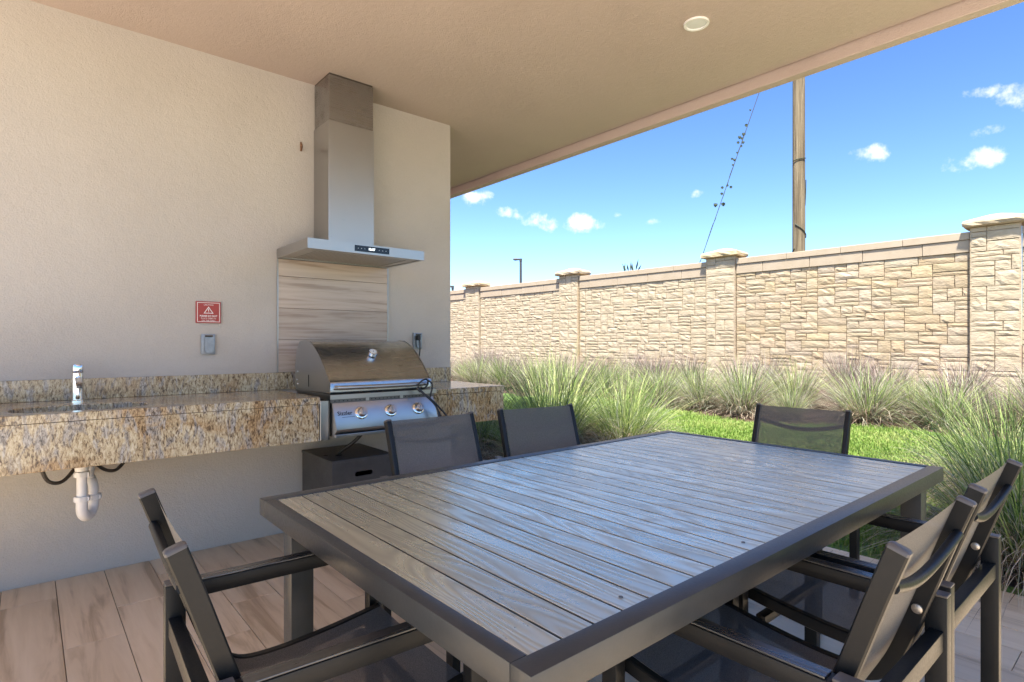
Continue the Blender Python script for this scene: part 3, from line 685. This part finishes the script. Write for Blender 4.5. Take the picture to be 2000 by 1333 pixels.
# ------------------------------------------------------------------ table
def table():
    x0, x1, y0, y1, zt = .531, 2.615, .585, 1.796, .74
    t = thing('dining_table', 'large charcoal dining table with grey wood-grain slats', 'table', (1.573, 1.19, 0))
    bw = .046; h = .05
    for nm, a in (('frame_rail', (x0, x1, y0, y0 + bw)), ('frame_rail', (x0, x1, y1 - bw, y1)), ('frame_rail', (x0, x0 + .034, y0 + bw + .0004, y1 - bw - .0004)), ('frame_rail', (x1 - .034, x1, y0 + bw + .0004, y1 - bw - .0004))):
        obj(nm, box(*a, zt - h, zt, .0022), 'frame_metal', t, True)
    n = 27; xs = x0 + .036; p = (x1 - .036 - xs) / n; m = None
    for k in range(n):
        if m is None: o = obj('slat', box(0, p - .0056, y0 + bw + .002, y1 - bw - .002, zt - .022, zt - .0025, .0005, seg=1), 'composite_board', t); m = o.data
        else: o = obj('slat', m, 'composite_board', t)
        o.location = (xs + p * k + .002, 0, 0)
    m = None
    for k in range(n - 1):  # black strips added between slats to paint the gap shade
        if m is None: o = obj('gap_shade_strip', box(0, .0050, y0 + bw + .003, y1 - bw - .003, zt - .020, zt - .0044), 'black_void', t); m = o.data
        else: o = obj('gap_shade_strip', m, 'black_void', t)
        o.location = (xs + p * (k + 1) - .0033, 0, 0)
    for y in (.78, 1.19, 1.6): obj('cross_rail', box(x0 + .0345, x1 - .0345, y - .02, y + .02, zt - .047, zt - .0225), 'frame_metal', t)
    for x in (.588, 2.493):
        for y in (.625, 1.688): obj('leg', box(x, x + .066, y, y + .066, .004, zt - h - .0004, .002), 'frame_metal', t, True)
    for x, y in ((.588, .625), (2.493, .625), (.588, 1.688), (2.493, 1.688)): obj('foot_pad', lathe([(.0, 0), (.026, 0), (.026, .0038), (.0, .0038)], 16, (x + .033, y + .033, 0)), 'black_rubber', t)
    for x, y in ((xs + p * 3.5, .668), (xs + p * 4.5, 1.72), (xs + p * 1.5, 1.72), (xs + p * 9.5, .668)): obj('screw', lathe([(.0045, 0), (.004, .0016), (.0, .002)], 10, (x, y, zt - .0025)), 'dark_steel', t, True)
table()

# ------------------------------------------------------------------ chairs
def chair(name, label):
    t = thing(name, label, 'chair', world=False, group='charcoal sling armchairs around the table')
    path = [(-.305, .868), (-.276, .785), (-.245, .69), (-.215, .60), (-.190, .530), (-.170, .482), (-.148, .450), (-.110, .430), (-.05, .425), (.03, .429), (.12, .439), (.2, .451), (.245, .459)]
    P = [(v.x, v.y) for v in smoothpath([(a, b, 0) for a, b in path], 3)]
    def nrm(i):
        a = P[max(i - 1, 0)]; b = P[min(i + 1, len(P) - 1)]; d = Vector((b[0] - a[0], b[1] - a[1])).normalized(); return Vector((-d.y, d.x))   # points to the sitter
    dep = .0170; rx = .217; th = .0115
    for s in (-1, 1):
        up = [(p[0] + nrm(i).x * dep, p[1] + nrm(i).y * dep) for i, p in enumerate(P)]; lo = [(p[0] - nrm(i).x * dep, p[1] - nrm(i).y * dep) for i, p in enumerate(P)]
        b = bmesh.new(); rings = []
        for i in range(len(P)):
            q_ = []
            for f, xx in ((1, -.7), (.82, -1), (-.82, -1), (-1, -.7), (-1, .7), (-.82, 1), (.82, 1), (1, .7)):
                q_.append(b.verts.new((s * rx + xx * th, P[i][0] + nrm(i).x * dep * f, P[i][1] + nrm(i).y * dep * f)))
            rings.append(q_)
        for A, B in zip(rings, rings[1:]):
            for k in range(8): b.faces.new((A[k], A[(k + 1) % 8], B[(k + 1) % 8], B[k]))
        b.faces.new(rings[0]); b.faces.new(rings[-1])
        rl = obj('side_rail', b, 'chair_metal', t, True)
        for e, sg in ((0, 1), (len(P) - 1, -1)):
            i2 = e + sg; d = Vector((P[e][0] - P[i2][0], P[e][1] - P[i2][1])).normalized(); q0 = Vector(P[e]) + d * .0004; n_ = nrm(e); b = bmesh.new(); rr = []
            for off, sc in ((0, 1.03), (.005, 1.0), (.008, .8)):
                c = q0 + d * off; rr.append([b.verts.new((s * rx + xx * th * sc, c.x + n_.x * dep * f * sc, c.y + n_.y * dep * f * sc)) for f, xx in ((1, -.7), (.82, -1), (-.82, -1), (-1, -.7), (-1, .7), (-.82, 1), (.82, 1), (1, .7))])
            for A, B in zip(rr, rr[1:]):
                for k in range(8): b.faces.new((A[k], A[(k + 1) % 8], B[(k + 1) % 8], B[k]))
            b.faces.new(rr[-1]); b.faces.new(rr[0]); obj('end_cap', b, 'end_cap', rl, True)
        obj('bolt', lathe([(.0, 0), (.011, 0), (.0105, .004), (.006, .006), (.0, .006)], 14, (s * (rx - th), -.222, .62), (-s, 0, 0)), 'bolt_metal', rl, True)
        lx = .258
        obj('leg', box(s * lx - .0165, s * lx + .0165, -.268, -.226, 0, .6445, .0025), 'chair_metal', t, True)
        obj('leg', box(s * lx - .0165, s * lx + .0165, .226, .268, 0, .6065, .0025), 'chair_metal', t, True)
        ar = obj('armrest', box(s * lx - .0195, s * lx + .0195, -.2255, .276, .607, .642, .003), 'chair_metal', t, True)
        obj('armrest_board', box(s * lx - .0165, s * lx + .0165, -.215, .270, .6422, .6465, .0015), 'arm_board', ar)
        obj('leg_cap', box(s * lx - .0165, s * lx + .0165, -.268, -.226, .6447, .650, .002), 'end_cap', t)
        obj('spacer', tube([(s * (rx + th), -.222, .62), (s * (lx - .019), -.222, .62)], .009, 10), 'bolt_metal', t, True)
    # sling with sag
    b = bmesh.new(); W = 8; g = []
    for i, p in enumerate(P):
        row = []; n_ = nrm(i); edge = min(1, i / 3, (len(P) - 1 - i) / 3)
        for k in range(W + 1):
            u = k / W * 2 - 1; sag = (1 - u * u) * (.013 if i > 18 else .006) * (.5 + .5 * edge)
            row.append(b.verts.new((u * (rx - th - .0005), p[0] + n_.x * (.0145 - sag), p[1] + n_.y * (.0145 - sag))))
        g.append(row)
    for i in range(len(P) - 1):
        for k in range(W): b.faces.new((g[i][k], g[i][k + 1], g[i + 1][k + 1], g[i + 1][k]))
    obj('sling', b, 'sling_mesh', t, True)
    obj('back_bow', tube([(-.206 + .412 * k / 14, -.2935 + .010 * math.sin(math.pi * k / 14), .802 - .036 * math.sin(math.pi * k / 14)) for k in range(15)], .0105, 10), 'chair_metal', t, True)
    obj('rear_crossbar', box(-.241, .241, -.262, -.234, .53, .572, .002), 'chair_metal', t, True)
    for y, z in ((-.06, .376), (.19, .397)): obj('seat_crossbar', box(-.241, .241, y - .014, y + .014, z - .012, z + .012, .002), 'chair_metal', t, True)
    return t
CH = [((1.285, .603), 0, 'dark sling armchair nearest the camera on the garden-clump side of the table'),
      ((1.873, .612), 0, 'dark sling armchair beside the big grass clump, next to the table corner'),
      ((.497, 1.253), -92.6, 'dark sling armchair at the table end by the sink, seen from its side'),
      ((2.737, 1.262), 92.9, 'see-through sling armchair at the far table end against the lawn'),
      ((1.392, 1.90), 180, 'taupe see-through sling armchair in front of the grill and dark box'),
      ((1.972, 1.885), 171., 'blue-black sling armchair turned slightly, in front of the counter end')]
c0 = chair('sling_armchair', CH[0][2])
for i, ((x, y), a, lab) in enumerate(CH):
    o = c0 if i == 0 else copytree(c0)
    o.location = (x, y, 0); o.rotation_euler = (0, 0, R(a)); o['label'] = lab

# ------------------------------------------------------------------ boundary wall of tan stones
WALL_A = math.atan(.045)
WM = Matrix.Translation((11.2, 0, 0)) @ Matrix.Rotation(WALL_A, 4, 'Z')   # local x: away from the patio, local y: along the wall
def stone_mesh(w_, h, d, rnd):
    """rough faced block: local x 0 back .. -d front, y 0..w, z 0..h"""
    nx = 4 if w_ > .2 else 3; nz = 3 if h > .11 else 2; rough = rnd.choice((.2, .4, .7, 1.)) * min(.011, h * .09); tilt = rnd.uniform(-.35, .35) * rough; jx = min(.006, w_ * .03)
    b = bmesh.new(); F = []
    for i in range(nx + 1):
        row = []
        for k in range(nz + 1):
            edge = i in (0, nx) or k in (0, nz); y = w_ * i / nx; z = h * k / nz
            y += (0 if i in (0, nx) else rnd.uniform(-.12, .12) * w_ / nx) + (rnd.uniform(0, jx) * (1 if i == 0 else -1) if i in (0, nx) else 0)
            z += (0 if k in (0, nz) else rnd.uniform(-.2, .2) * h / nz) + (rnd.uniform(0, .006) * (1 if k == 0 else -1) if k in (0, nz) else 0)
            x = -d + (rnd.uniform(.002, .005) if edge else rnd.uniform(-rough, rough * .5)) + tilt * (k / nz - .5)
            row.append(b.verts.new((x, y, z)))
        F.append(row)
    for i in range(nx):
        for k in range(nz): b.faces.new((F[i][k], F[i][k + 1], F[i + 1][k + 1], F[i + 1][k]))
    loop = [F[i][0] for i in range(nx + 1)] + [F[nx][k] for k in range(1, nz + 1)] + [F[i][nz] for i in range(nx - 1, -1, -1)] + [F[0][k] for k in range(nz - 1, 0, -1)]
    B = [b.verts.new((0, v.co.y, v.co.z)) for v in loop]; n = len(loop)
    for i in range(n): b.faces.new((loop[i], loop[(i + 1) % n], B[(i + 1) % n], B[i]))
    return b
def pack(W, H, rnd, uw, uh, big=1.):
    nc, nr = max(1, round(W / uw)), max(1, round(H / uh)); cw, ch = W / nc, H / nr; used = [[0] * nc for _ in range(nr)]; out = []
    for r in range(nr):
        c = 0
        while c < nc:
            if used[r][c]: c += 1; continue
            free = 0
            while c + free < nc and not used[r][c + free]: free += 1
            ww, hh = rnd.choices([(2, 1), (3, 1), (4, 1), (5, 1), (3, 2), (4, 2), (5, 2), (2, 2), (3, 3), (4, 3), (2, 3)], [3, 5, 6, 4, 6, 7, 4, 3, 2.5 * big, 2 * big, 1.5])[0]
            ww = min(ww, free)
            if free - ww == 1: ww += 1 if rnd.random() < .7 or ww == 1 else -1
            hh = min(hh, nr - r)
            for rr in range(r, r + hh):
                for cc in range(c, c + ww): used[rr][cc] = 1
            out.append((c * cw, r * ch, ww * cw, hh * ch)); c += ww
    return out
def stone_wall():
    t = thing('stone_boundary_wall', 'tall tan stone-block boundary wall with capped pillars behind the grasses', 'wall', (11.2, 0, .3), WALL_A, world=False)
    rnd = random.Random(11); Z0 = .12 - .3; pil = [(-6.4, .6), (-2.3, .6), (1.85, .60), (6.19, .63), (10.33, .65), (14.28, .66), (18.4, .66), (22.5, .66), (26.6, .66)]
    zt = 2.93 - .3; rest = bmesh.new(); restn = 0; cnt = 0; J = .0065
    def add(parent, y, z, w_, h, d, x, near):
        nonlocal cnt, restn
        b = stone_mesh(w_ - J, h - J, d, rnd)
        vis = z + h > .42 - .3 + .05
        if near and vis and cnt < 296:
            o = obj('stone', b, 'tan_stone', parent); o.location = (x, y + J / 2, z + J / 2); cnt += 1
        else:
            bmesh.ops.translate(b, verts=b.verts, vec=(x, y + J / 2, z + J / 2)); join(rest, b)
    for (ya, wa), (yb, wb) in zip(pil, pil[1:]):
        y0, y1 = ya + wa / 2, yb - wb / 2; near = 1.5 < ya < 6.5
        p = obj('panel', box(.012, .16, y0, y1, Z0, zt - .115), 'mortar', t)
        for (c, r, w_, h) in pack(y1 - y0, zt - .308 - Z0, rnd, .096, .068):
            add(p, y0 + c, Z0 + r, w_, h, rnd.uniform(.017, .026), .012, near)
        yy = y0; lens = [rnd.uniform(.55, .62)] + [.86] * 10
        for l in lens:
            e = min(yy + l, y1)
            if e - yy < .05: break
            obj('header_block', box(-.026 + rnd.uniform(-.003, .003), .011, yy + .004, e - .004, zt - .305, zt - .120, .004, seg=1), 'smooth_stone', p).location = (0, 0, 0); yy = e
        yy = y0; 
        for l in [rnd.uniform(.5, .9)] + [.93] * 10:
            e = min(yy + l, y1)
            if e - yy < .05: break
            obj('coping_block', box(-.045, .20, yy + .0025, e - .0025, zt - .1145, zt + rnd.uniform(-.003, .003), .006, seg=1), 'smooth_stone', p); yy = e
    for y, w_ in pil[:-1]:
        near = 1.5 < y < 6.5; zp = 2.985 - .3
        p = obj('pillar', box(-.06, .26, y - w_ / 2 + .03, y + w_ / 2 - .03, Z0, zp), 'mortar', t)
        for (c, r, ww, h) in pack(w_ - .03, zp - Z0, rnd, .100, .076, 1.6):
            add(p, y - w_ / 2 + .015 + c, Z0 + r, ww, h, rnd.uniform(.016, .024), -.06, near)
        for s in (-1, 1):                                    # stones on the returns
            for (c, r, ww, h) in pack(.20, zp - Z0, rnd, .10, .15, 1.):
                b = stone_mesh(ww - J, h - J, .030, rnd)
                bmesh.ops.transform(b, matrix=Matrix.Translation((-.10 + c if s < 0 else -.10 + c + ww, y + s * (w_ / 2 - .03), Z0 + r)) @ Matrix.Rotation(R(90 if s < 0 else -90), 4, 'Z') @ (Matrix.Translation((0, -ww, 0)) if s < 0 else Matrix.Translation((0, -ww, 0))) , verts=b.verts)
                b.free()
        b = bmesh.new(); ov = .075; rings = []
        for z, o_, j in ((zp + .001, .045, .0), (zp + .018, ov, .008), (zp + .060, ov + .004, .012), (zp + .100, ov - .012, .008), (zp + .165, -.12, .006), (zp + .190, -.24, .0)):
            ring = []
            x0_, x1_, ya_, yb_ = -.085 - o_, .27 + o_, y - w_ / 2 - o_, y + w_ / 2 + o_
            if x1_ - x0_ < .05: x0_, x1_ = .05, .09
            for k in range(6): ring.append((x0_, ya_ + (yb_ - ya_) * k / 6))
            for k in range(5): ring.append((x0_ + (x1_ - x0_) * k / 5, yb_))
            for k in range(6): ring.append((x1_, yb_ - (yb_ - ya_) * k / 6))
            for k in range(5): ring.append((x1_ - (x1_ - x0_) * k / 5, ya_))
            rings.append([b.verts.new((a + rnd.uniform(-j, j), c + rnd.uniform(-j, j), z + rnd.uniform(-j, j) * .5)) for a, c in ring])
        for A, B in zip(rings, rings[1:]):
            for k in range(len(A)): b.faces.new((A[k], A[(k + 1) % len(A)], B[(k + 1) % len(A)], B[k]))
        b.faces.new(rings[0]); b.faces.new(rings[-1]); obj('pillar_cap', b, 'tan_stone', p)
        obj('pillar_side', box(-.075, .0, y - w_ / 2 + .004, y - w_ / 2 + .029, Z0, zp - .001, .003, seg=1), 'tan_stone', p)
        obj('pillar_side', box(-.075, .0, y + w_ / 2 - .029, y + w_ / 2 - .004, Z0, zp - .001, .003, seg=1), 'tan_stone', p)
    obj('far_stones', rest, 'tan_stone', t, kind='stuff')
stone_wall()

# ------------------------------------------------------------------ ornamental grasses
def blades(n, h, spread, wid, seed, lean=(.05, .75), curve=(.3, 1.5), r0=.12, seg=5, hmin=.55):
    rg = np.random.default_rng(seed); az = rg.uniform(0, 2 * np.pi, n); rr = r0 * np.sqrt(rg.uniform(0, 1, n))
    L = h * rg.uniform(hmin, 1.12, n); th = rg.uniform(*lean, n) * spread; cu = rg.uniform(*curve, n) * spread; wd = wid * rg.uniform(.6, 1.3, n)
    az2 = az + rg.normal(0, .7, n); p = np.stack([rr * np.cos(az), rr * np.sin(az), np.full(n, -.02)], 1); tw = rg.uniform(-.9, .9, n)
    out = np.stack([np.cos(az2), np.sin(az2)], 1); side = np.stack([-np.sin(az2 + tw), np.cos(az2 + tw), np.zeros(n)], 1)
    rows = []; bend = rg.normal(0, .4, n)
    for s in range(seg + 1):
        t = s / seg; wk = wd * (1 - t) ** .6 * (.75 + .25 * min(1, t * 5))
        if s < seg: rows += [p - side * wk[:, None], p + side * wk[:, None]]
        else: rows.append(p.copy())
        a = th + cu * t ** 1.6; azs = bend * t
        hx = out[:, 0] * np.cos(azs) - out[:, 1] * np.sin(azs); hy = out[:, 0] * np.sin(azs) + out[:, 1] * np.cos(azs)
        p = p + np.stack([np.sin(a) * hx, np.sin(a) * hy, np.cos(a)], 1) * (L / seg)[:, None]
        p[:, 2] = np.maximum(p[:, 2], .012)
    V = np.stack(rows, 1).reshape(-1, 3); m = 2 * seg + 1; k = np.arange(n)[:, None] * m; F = []
    for s in range(seg - 1): F += [k + [2 * s, 2 * s + 1, 2 * s + 3], k + [2 * s, 2 * s + 3, 2 * s + 2]]
    F.append(k + [2 * seg - 2, 2 * seg - 1, 2 * seg])
    me = bpy.data.meshes.new('blades'); me.from_pydata(V, [], np.concatenate(F, 0).tolist())
    at = me.attributes.new('tint', 'FLOAT', 'POINT'); at.data.foreach_set('value', np.repeat(rg.beta(.8, .8, n), m)); return me
PROT = {}
def proto(kind):
    if kind in PROT: return PROT[kind]
    k = hash(kind) % 1; s = sum(map(ord, kind)) * 7
    if kind[:3] == 'big': parts = [('green_blades', blades(720, 1.25, .85, .0036, s, (.02, .8), (.2, 1.4), .17, 7, .4), 'blade_green'), ('grey_blades', blades(620, 1.12, 1.0, .0031, s + 1, (.1, 1.0), (.6, 1.9), .19, 7, .4), 'blade_grey'), ('dry_blades', blades(1250, 1.05, 1.2, .0030, s + 2, (.35, 1.1), (1.0, 2.4), .22, 7, .4), 'blade_dry')]
    elif kind[:3] == 'mid': parts = [('green_blades', blades(820, 1.0, .95, .0042, s, (.02, .9), (.15, 1.2), .17, 5, .4), 'blade_green'), ('grey_blades', blades(620, .92, 1.15, .0034, s + 1, (.15, 1.05), (.5, 1.7), .17, 6, .4), 'blade_grey'), ('dry_blades', blades(1100, .80, 1.3, .0032, s + 2, (.45, 1.1), (.9, 2.0), .20, 6, .4), 'blade_dry')]
    elif kind[:3] == 'row': parts = [('green_blades', blades(430, 1.0, .95, .0050, s, (.02, .85), (.15, 1.0), .15, 5, .4), 'blade_green'), ('grey_blades', blades(560, .95, 1.1, .0042, s + 1, (.1, 1.05), (.4, 1.5), .17, 5, .4), 'blade_grey'), ('dry_blades', blades(750, .74, 1.3, .0042, s + 2, (.35, 1.15), (.8, 1.9), .19, 5, .4), 'blade_dry'), ('plume', blades(330, .98, .95, .0040, s + 3, (.1, .95), (.2, 1.0), .15, 5, .5), 'plume')]
    else: parts = [('grey_blades', blades(480, .9, 1.1, .0048, s, (.05, 1.0), (.3, 1.3), .17, 5, .4), 'blade_grey'), ('plume', blades(1000, 1.0, 1.05, .0044, s + 3, (.05, 1.0), (.2, 1.1), .17, 5, .4), 'plume'), ('dry_blades', blades(600, .72, 1.3, .0046, s + 2, (.3, 1.15), (.8, 1.8), .2, 5, .4), 'blade_dry')]
    for nm, me, m in parts: me.materials.append(M[m]); me.name = nm
    PROT[kind] = [(nm, me) for nm, me, m in parts]; return PROT[kind]
def clump(kind, x, y, label, group, s=1., rz=0., z=None):
    t = thing('grass_clump', label, 'grass clump', (x, y, gz(x) if z is None else z), rz, group, world=False); q_ = random.Random(int(x * 977 + y * 131)); t.scale = (s * q_.uniform(.9, 1.15), s * q_.uniform(.9, 1.15), s * q_.uniform(.86, 1.08))
    for nm, me in proto(kind):
        o = bpy.data.objects.new(nm, me); C.objects.link(o); o.parent = t
    return t
def grasses():
    rnd = random.Random(8)
    near = 'tall grass clumps planted close to the patio'
    clump('big_a', 4.18, .55, 'biggest arching grass clump with hanging straw blades beside the patio edge', near, .88, .4)
    clump('big_b', 4.45, -.45, 'tall grass clump cut by the picture edge beside the patio', near, 1.05, 2.1)
    clump('big_b', 5.45, .85, 'tall green grass clump behind the biggest arching one', near, .8, 4.0)
    clump('mid_a', 4.72, 4.78, 'bright green grass clump above the blue-black chair back', near, 1.22, 1.0)
    clump('mid_b', 5.28, 4.22, 'grass clump with grey thatched skirt between chair back and lawn', near, 1.12, 2.6)
    clump('mid_a', 4.05, 5.35, 'grass clump rising just past the end of the granite counter', near, 1.0, 3.3)
    clump('mid_b', 3.98, 4.35, 'low grass clump half hidden between the two chair backs', near, .85, 5.0)
    g3 = 'small grasses filling the middle of the wall bed'
    g1, g2 = 'front row of grasses along the stone wall bed', 'back row of purplish grasses against the stone wall'
    ys = [-.9, .1, 1.0, 1.85, 2.7, 3.5, 4.2, 4.95, 5.7, 6.5, 7.3, 8.2, 9.1, 10.0, 11.0, 12.1, 13.2]
    for i, y in enumerate(ys):
        x = lawn_edge(y) + .55 + rnd.uniform(-.15, .2)
        clump(('row_a', 'row_b', 'row_c')[i % 3], x, y, FRONT[i], g1, rnd.uniform(.70, .98) * (.75 if i in (5, 9) else 1), rnd.uniform(0, 6.28))
    ys = [-1.2, -.4, .4, 1.2, 2.0, 2.8, 3.6, 4.4, 5.2, 6.0, 6.8, 7.6, 8.5, 9.4, 10.3, 11.3, 12.3, 13.4]
    for i, y in enumerate(ys):
        clump(('bak_a', 'bak_b')[i % 2], 9.85 - .045 * y + rnd.uniform(-.35, .35), y + rnd.uniform(-.2, .2), BACK[i], g2, rnd.uniform(.78, .98), rnd.uniform(0, 6.28))
    for i, y in enumerate([-.8, .3, 1.45, 2.3, 3.1, 3.95, 4.75, 5.6, 6.4, 7.2, 8.1, 9.0, 10.0, 11.1, 12.4]):
        clump(('bak_c', 'row_d')[i % 2], 8.95 + rnd.uniform(-.25, .25), y + rnd.uniform(-.15, .15), FILLER[i], g3, rnd.uniform(.6, .82), rnd.uniform(0, 6.28))
num = ['first', 'second', 'third', 'fourth', 'fifth', 'sixth', 'seventh', 'eighth', 'ninth', 'tenth', 'eleventh', 'twelfth', 'thirteenth', 'fourteenth', 'fifteenth', 'sixteenth', 'seventeenth', 'eighteenth']
FRONT = ['green grass clump in the front row along the wall, %s from the picture edge' % n for n in num]
FILLER = ['small straw-purple grass clump in the middle of the wall bed, %s from the picture edge' % n for n in num]
BACK = ['purplish grass clump close against the stone wall, %s from the picture edge' % n for n in num]
grasses()

# ------------------------------------------------------------------ beyond the wall
def ray(px, py, depth):
    v = FW + RT * (px - 1000) / 1116. + np.array([0, 0, 1.]) * (673 - py) / 1116.
    return Vector((0, 0, 1.2)) + Vector(v * depth)
def beyond():
    zg = gz(20); b0 = ray(1560, 673, 13.6)
    t = thing('utility_pole', 'weathered wooden utility pole rising behind the stone wall', 'pole', (b0.x, b0.y, zg))
    b = tube([(b0.x, b0.y, zg + 10.6 * k / 24) for k in range(25)], [.146 - .018 * k / 24 for k in range(25)], 18); obj('shaft', b, 'pole_wood', t, True)
    def around(z, a0, a1, dz, r=.152): return [(b0.x + r * math.cos(a), b0.y + r * math.sin(a), z + dz * k / 10) for k, a in enumerate(np.linspace(a0, a1, 11))]
    for z, a0, a1, dz in ((5.55, 2.6, 4.9, .05), (4.05, 3.0, 5.4, -.32), (5.1, 5.2, 5.6, -.6), (3.35, 2.2, 2.9, .12)): obj('vine_stem', tube(around(z, a0, a1, dz), .010, 6), 'vine_leaf', t, True)
    # guy wire
    a = ray(1288, 748, 13.9); a.z = zg; e = Vector((b0.x, b0.y, 9.9))
    g = thing('guy_wire', 'thin dark guy wire slanting up behind the wall pillar', 'wire', tuple(a)); obj('wire', tube([a, a.lerp(e, .5), e], .008, 6), 'wire_metal', g)
    v = thing('vine', 'dark little vine leaves clinging along the slanting wire', 'vine', tuple(a)); rnd = random.Random(4)
    obj('vine_stem', tube([a.lerp(e, t_) + Vector((rnd.uniform(-.02, .02),) * 3) for t_ in np.linspace(.02, .62, 40)], .006, 5), 'vine_leaf', v)
    def leaf(c, s):
        b = bmesh.new(); r = Vector(RT); u = Vector((0, 0, -1)); n = Vector(FW) * rnd.choice((-1, 1)); pts = [(0, 0), (-.45, .12), (-.5, .5), (-.2, .85), (0, 1), (.2, .85), (.5, .5), (.45, .12)]
        fr = [b.verts.new(c + (r * x + u * (y - .3) + n * (abs(x) * .35)) * s) for x, y in pts]; bk = [b.verts.new(q.co + n * .006) for q in fr]; b.faces.new(fr); b.faces.new(bk[::-1])
        for i in range(8): b.faces.new((fr[i], fr[(i + 1) % 8], bk[(i + 1) % 8], bk[i]))
        obj('leaf', b, 'vine_leaf', v)
    for px, py, s in ((1397, 400, .10), (1413, 398, .10), (1411, 366, .07), (1428, 365, .07), (1421, 362, .06), (1410, 378, .07), (1431, 322, .05), (1434, 312, .07), (1430, 310, .06), (1442, 278, .07), (1444, 268, .08), (1451, 278, .07), (1452, 262, .09), (1448, 285, .06), (1458, 244, .08), (1440, 298, .05), (1449, 270, .06), (1465, 215, .05)): leaf(ray(px, py, 13.85), s)
    # street lamps
    for px, py0, py1, dep, lab in ((1017, 507, 553, 42., 'dark street lamp on a tall post seen above the stone wall'), (884, 560, 572, 70., 'tiny distant street lamp at the corner of the house wall')):
        p0 = ray(px, 673, dep); top = ray(px, py0, dep).z; t = thing('street_lamp', lab, 'street lamp', (p0.x, p0.y, zg)); sc = dep / 42
        obj('post', tube([(p0.x, p0.y, zg), (p0.x, p0.y, top - .1 * sc)], [.13 * sc, .085 * sc], 10), 'lamp_metal', t, True)
        r = Vector(RT); q = Vector((p0.x, p0.y, top))
        b = tube([q + r * .08 * sc, q - r * .16 * sc, q - r * .42 * sc, q - r * .56 * sc], [.05 * sc, .07 * sc, .10 * sc, .05 * sc], 10); obj('lamp_head', b, 'lamp_metal', t, True)
        obj('head_collar', tube([q - Vector((0, 0, .16 * sc)), q + Vector((0, 0, .05 * sc))], .10 * sc, 10), 'lamp_metal', t, True)
    # leafy tips poking above the wall
    for px, py, lab in ((1231, 508, 'small leafy plant tips poking above the stone wall coping'),):
        p0 = ray(px, 673, 15.3); t = thing('tall_shrub', lab, 'plant', (p0.x, p0.y, zg)); top = ray(px, py, 15.3).z
        obj('stem', tube([(p0.x, p0.y, zg), (p0.x + .03, p0.y, zg + 1.2), (p0.x, p0.y + .03, top - .35)], [.03, .024, .012], 8), 'pole_wood', t, True)
        for k in range(9):
            a = rnd.uniform(0, 6.28); rr = rnd.uniform(.05, .16); c = Vector((p0.x + RT[0] * (k - 4) * .045, p0.y + RT[1] * (k - 4) * .045, top - .34)); d = Vector((math.cos(a) * rr, math.sin(a) * rr, rnd.uniform(.2, .36)))
            b = bmesh.new(); s = Vector(RT) * .022; A = [b.verts.new(x) for x in (c, c + d * .5 - s, c + d, c + d * .5 + s, c + d * .5 + Vector(FW) * .012)]
            for f in ((0, 1, 4), (1, 2, 4), (2, 3, 4), (3, 0, 4), (0, 3, 2, 1)): b.faces.new([A[i] for i in f])
            obj('leaf', b, 'vine_leaf', t)
beyond()
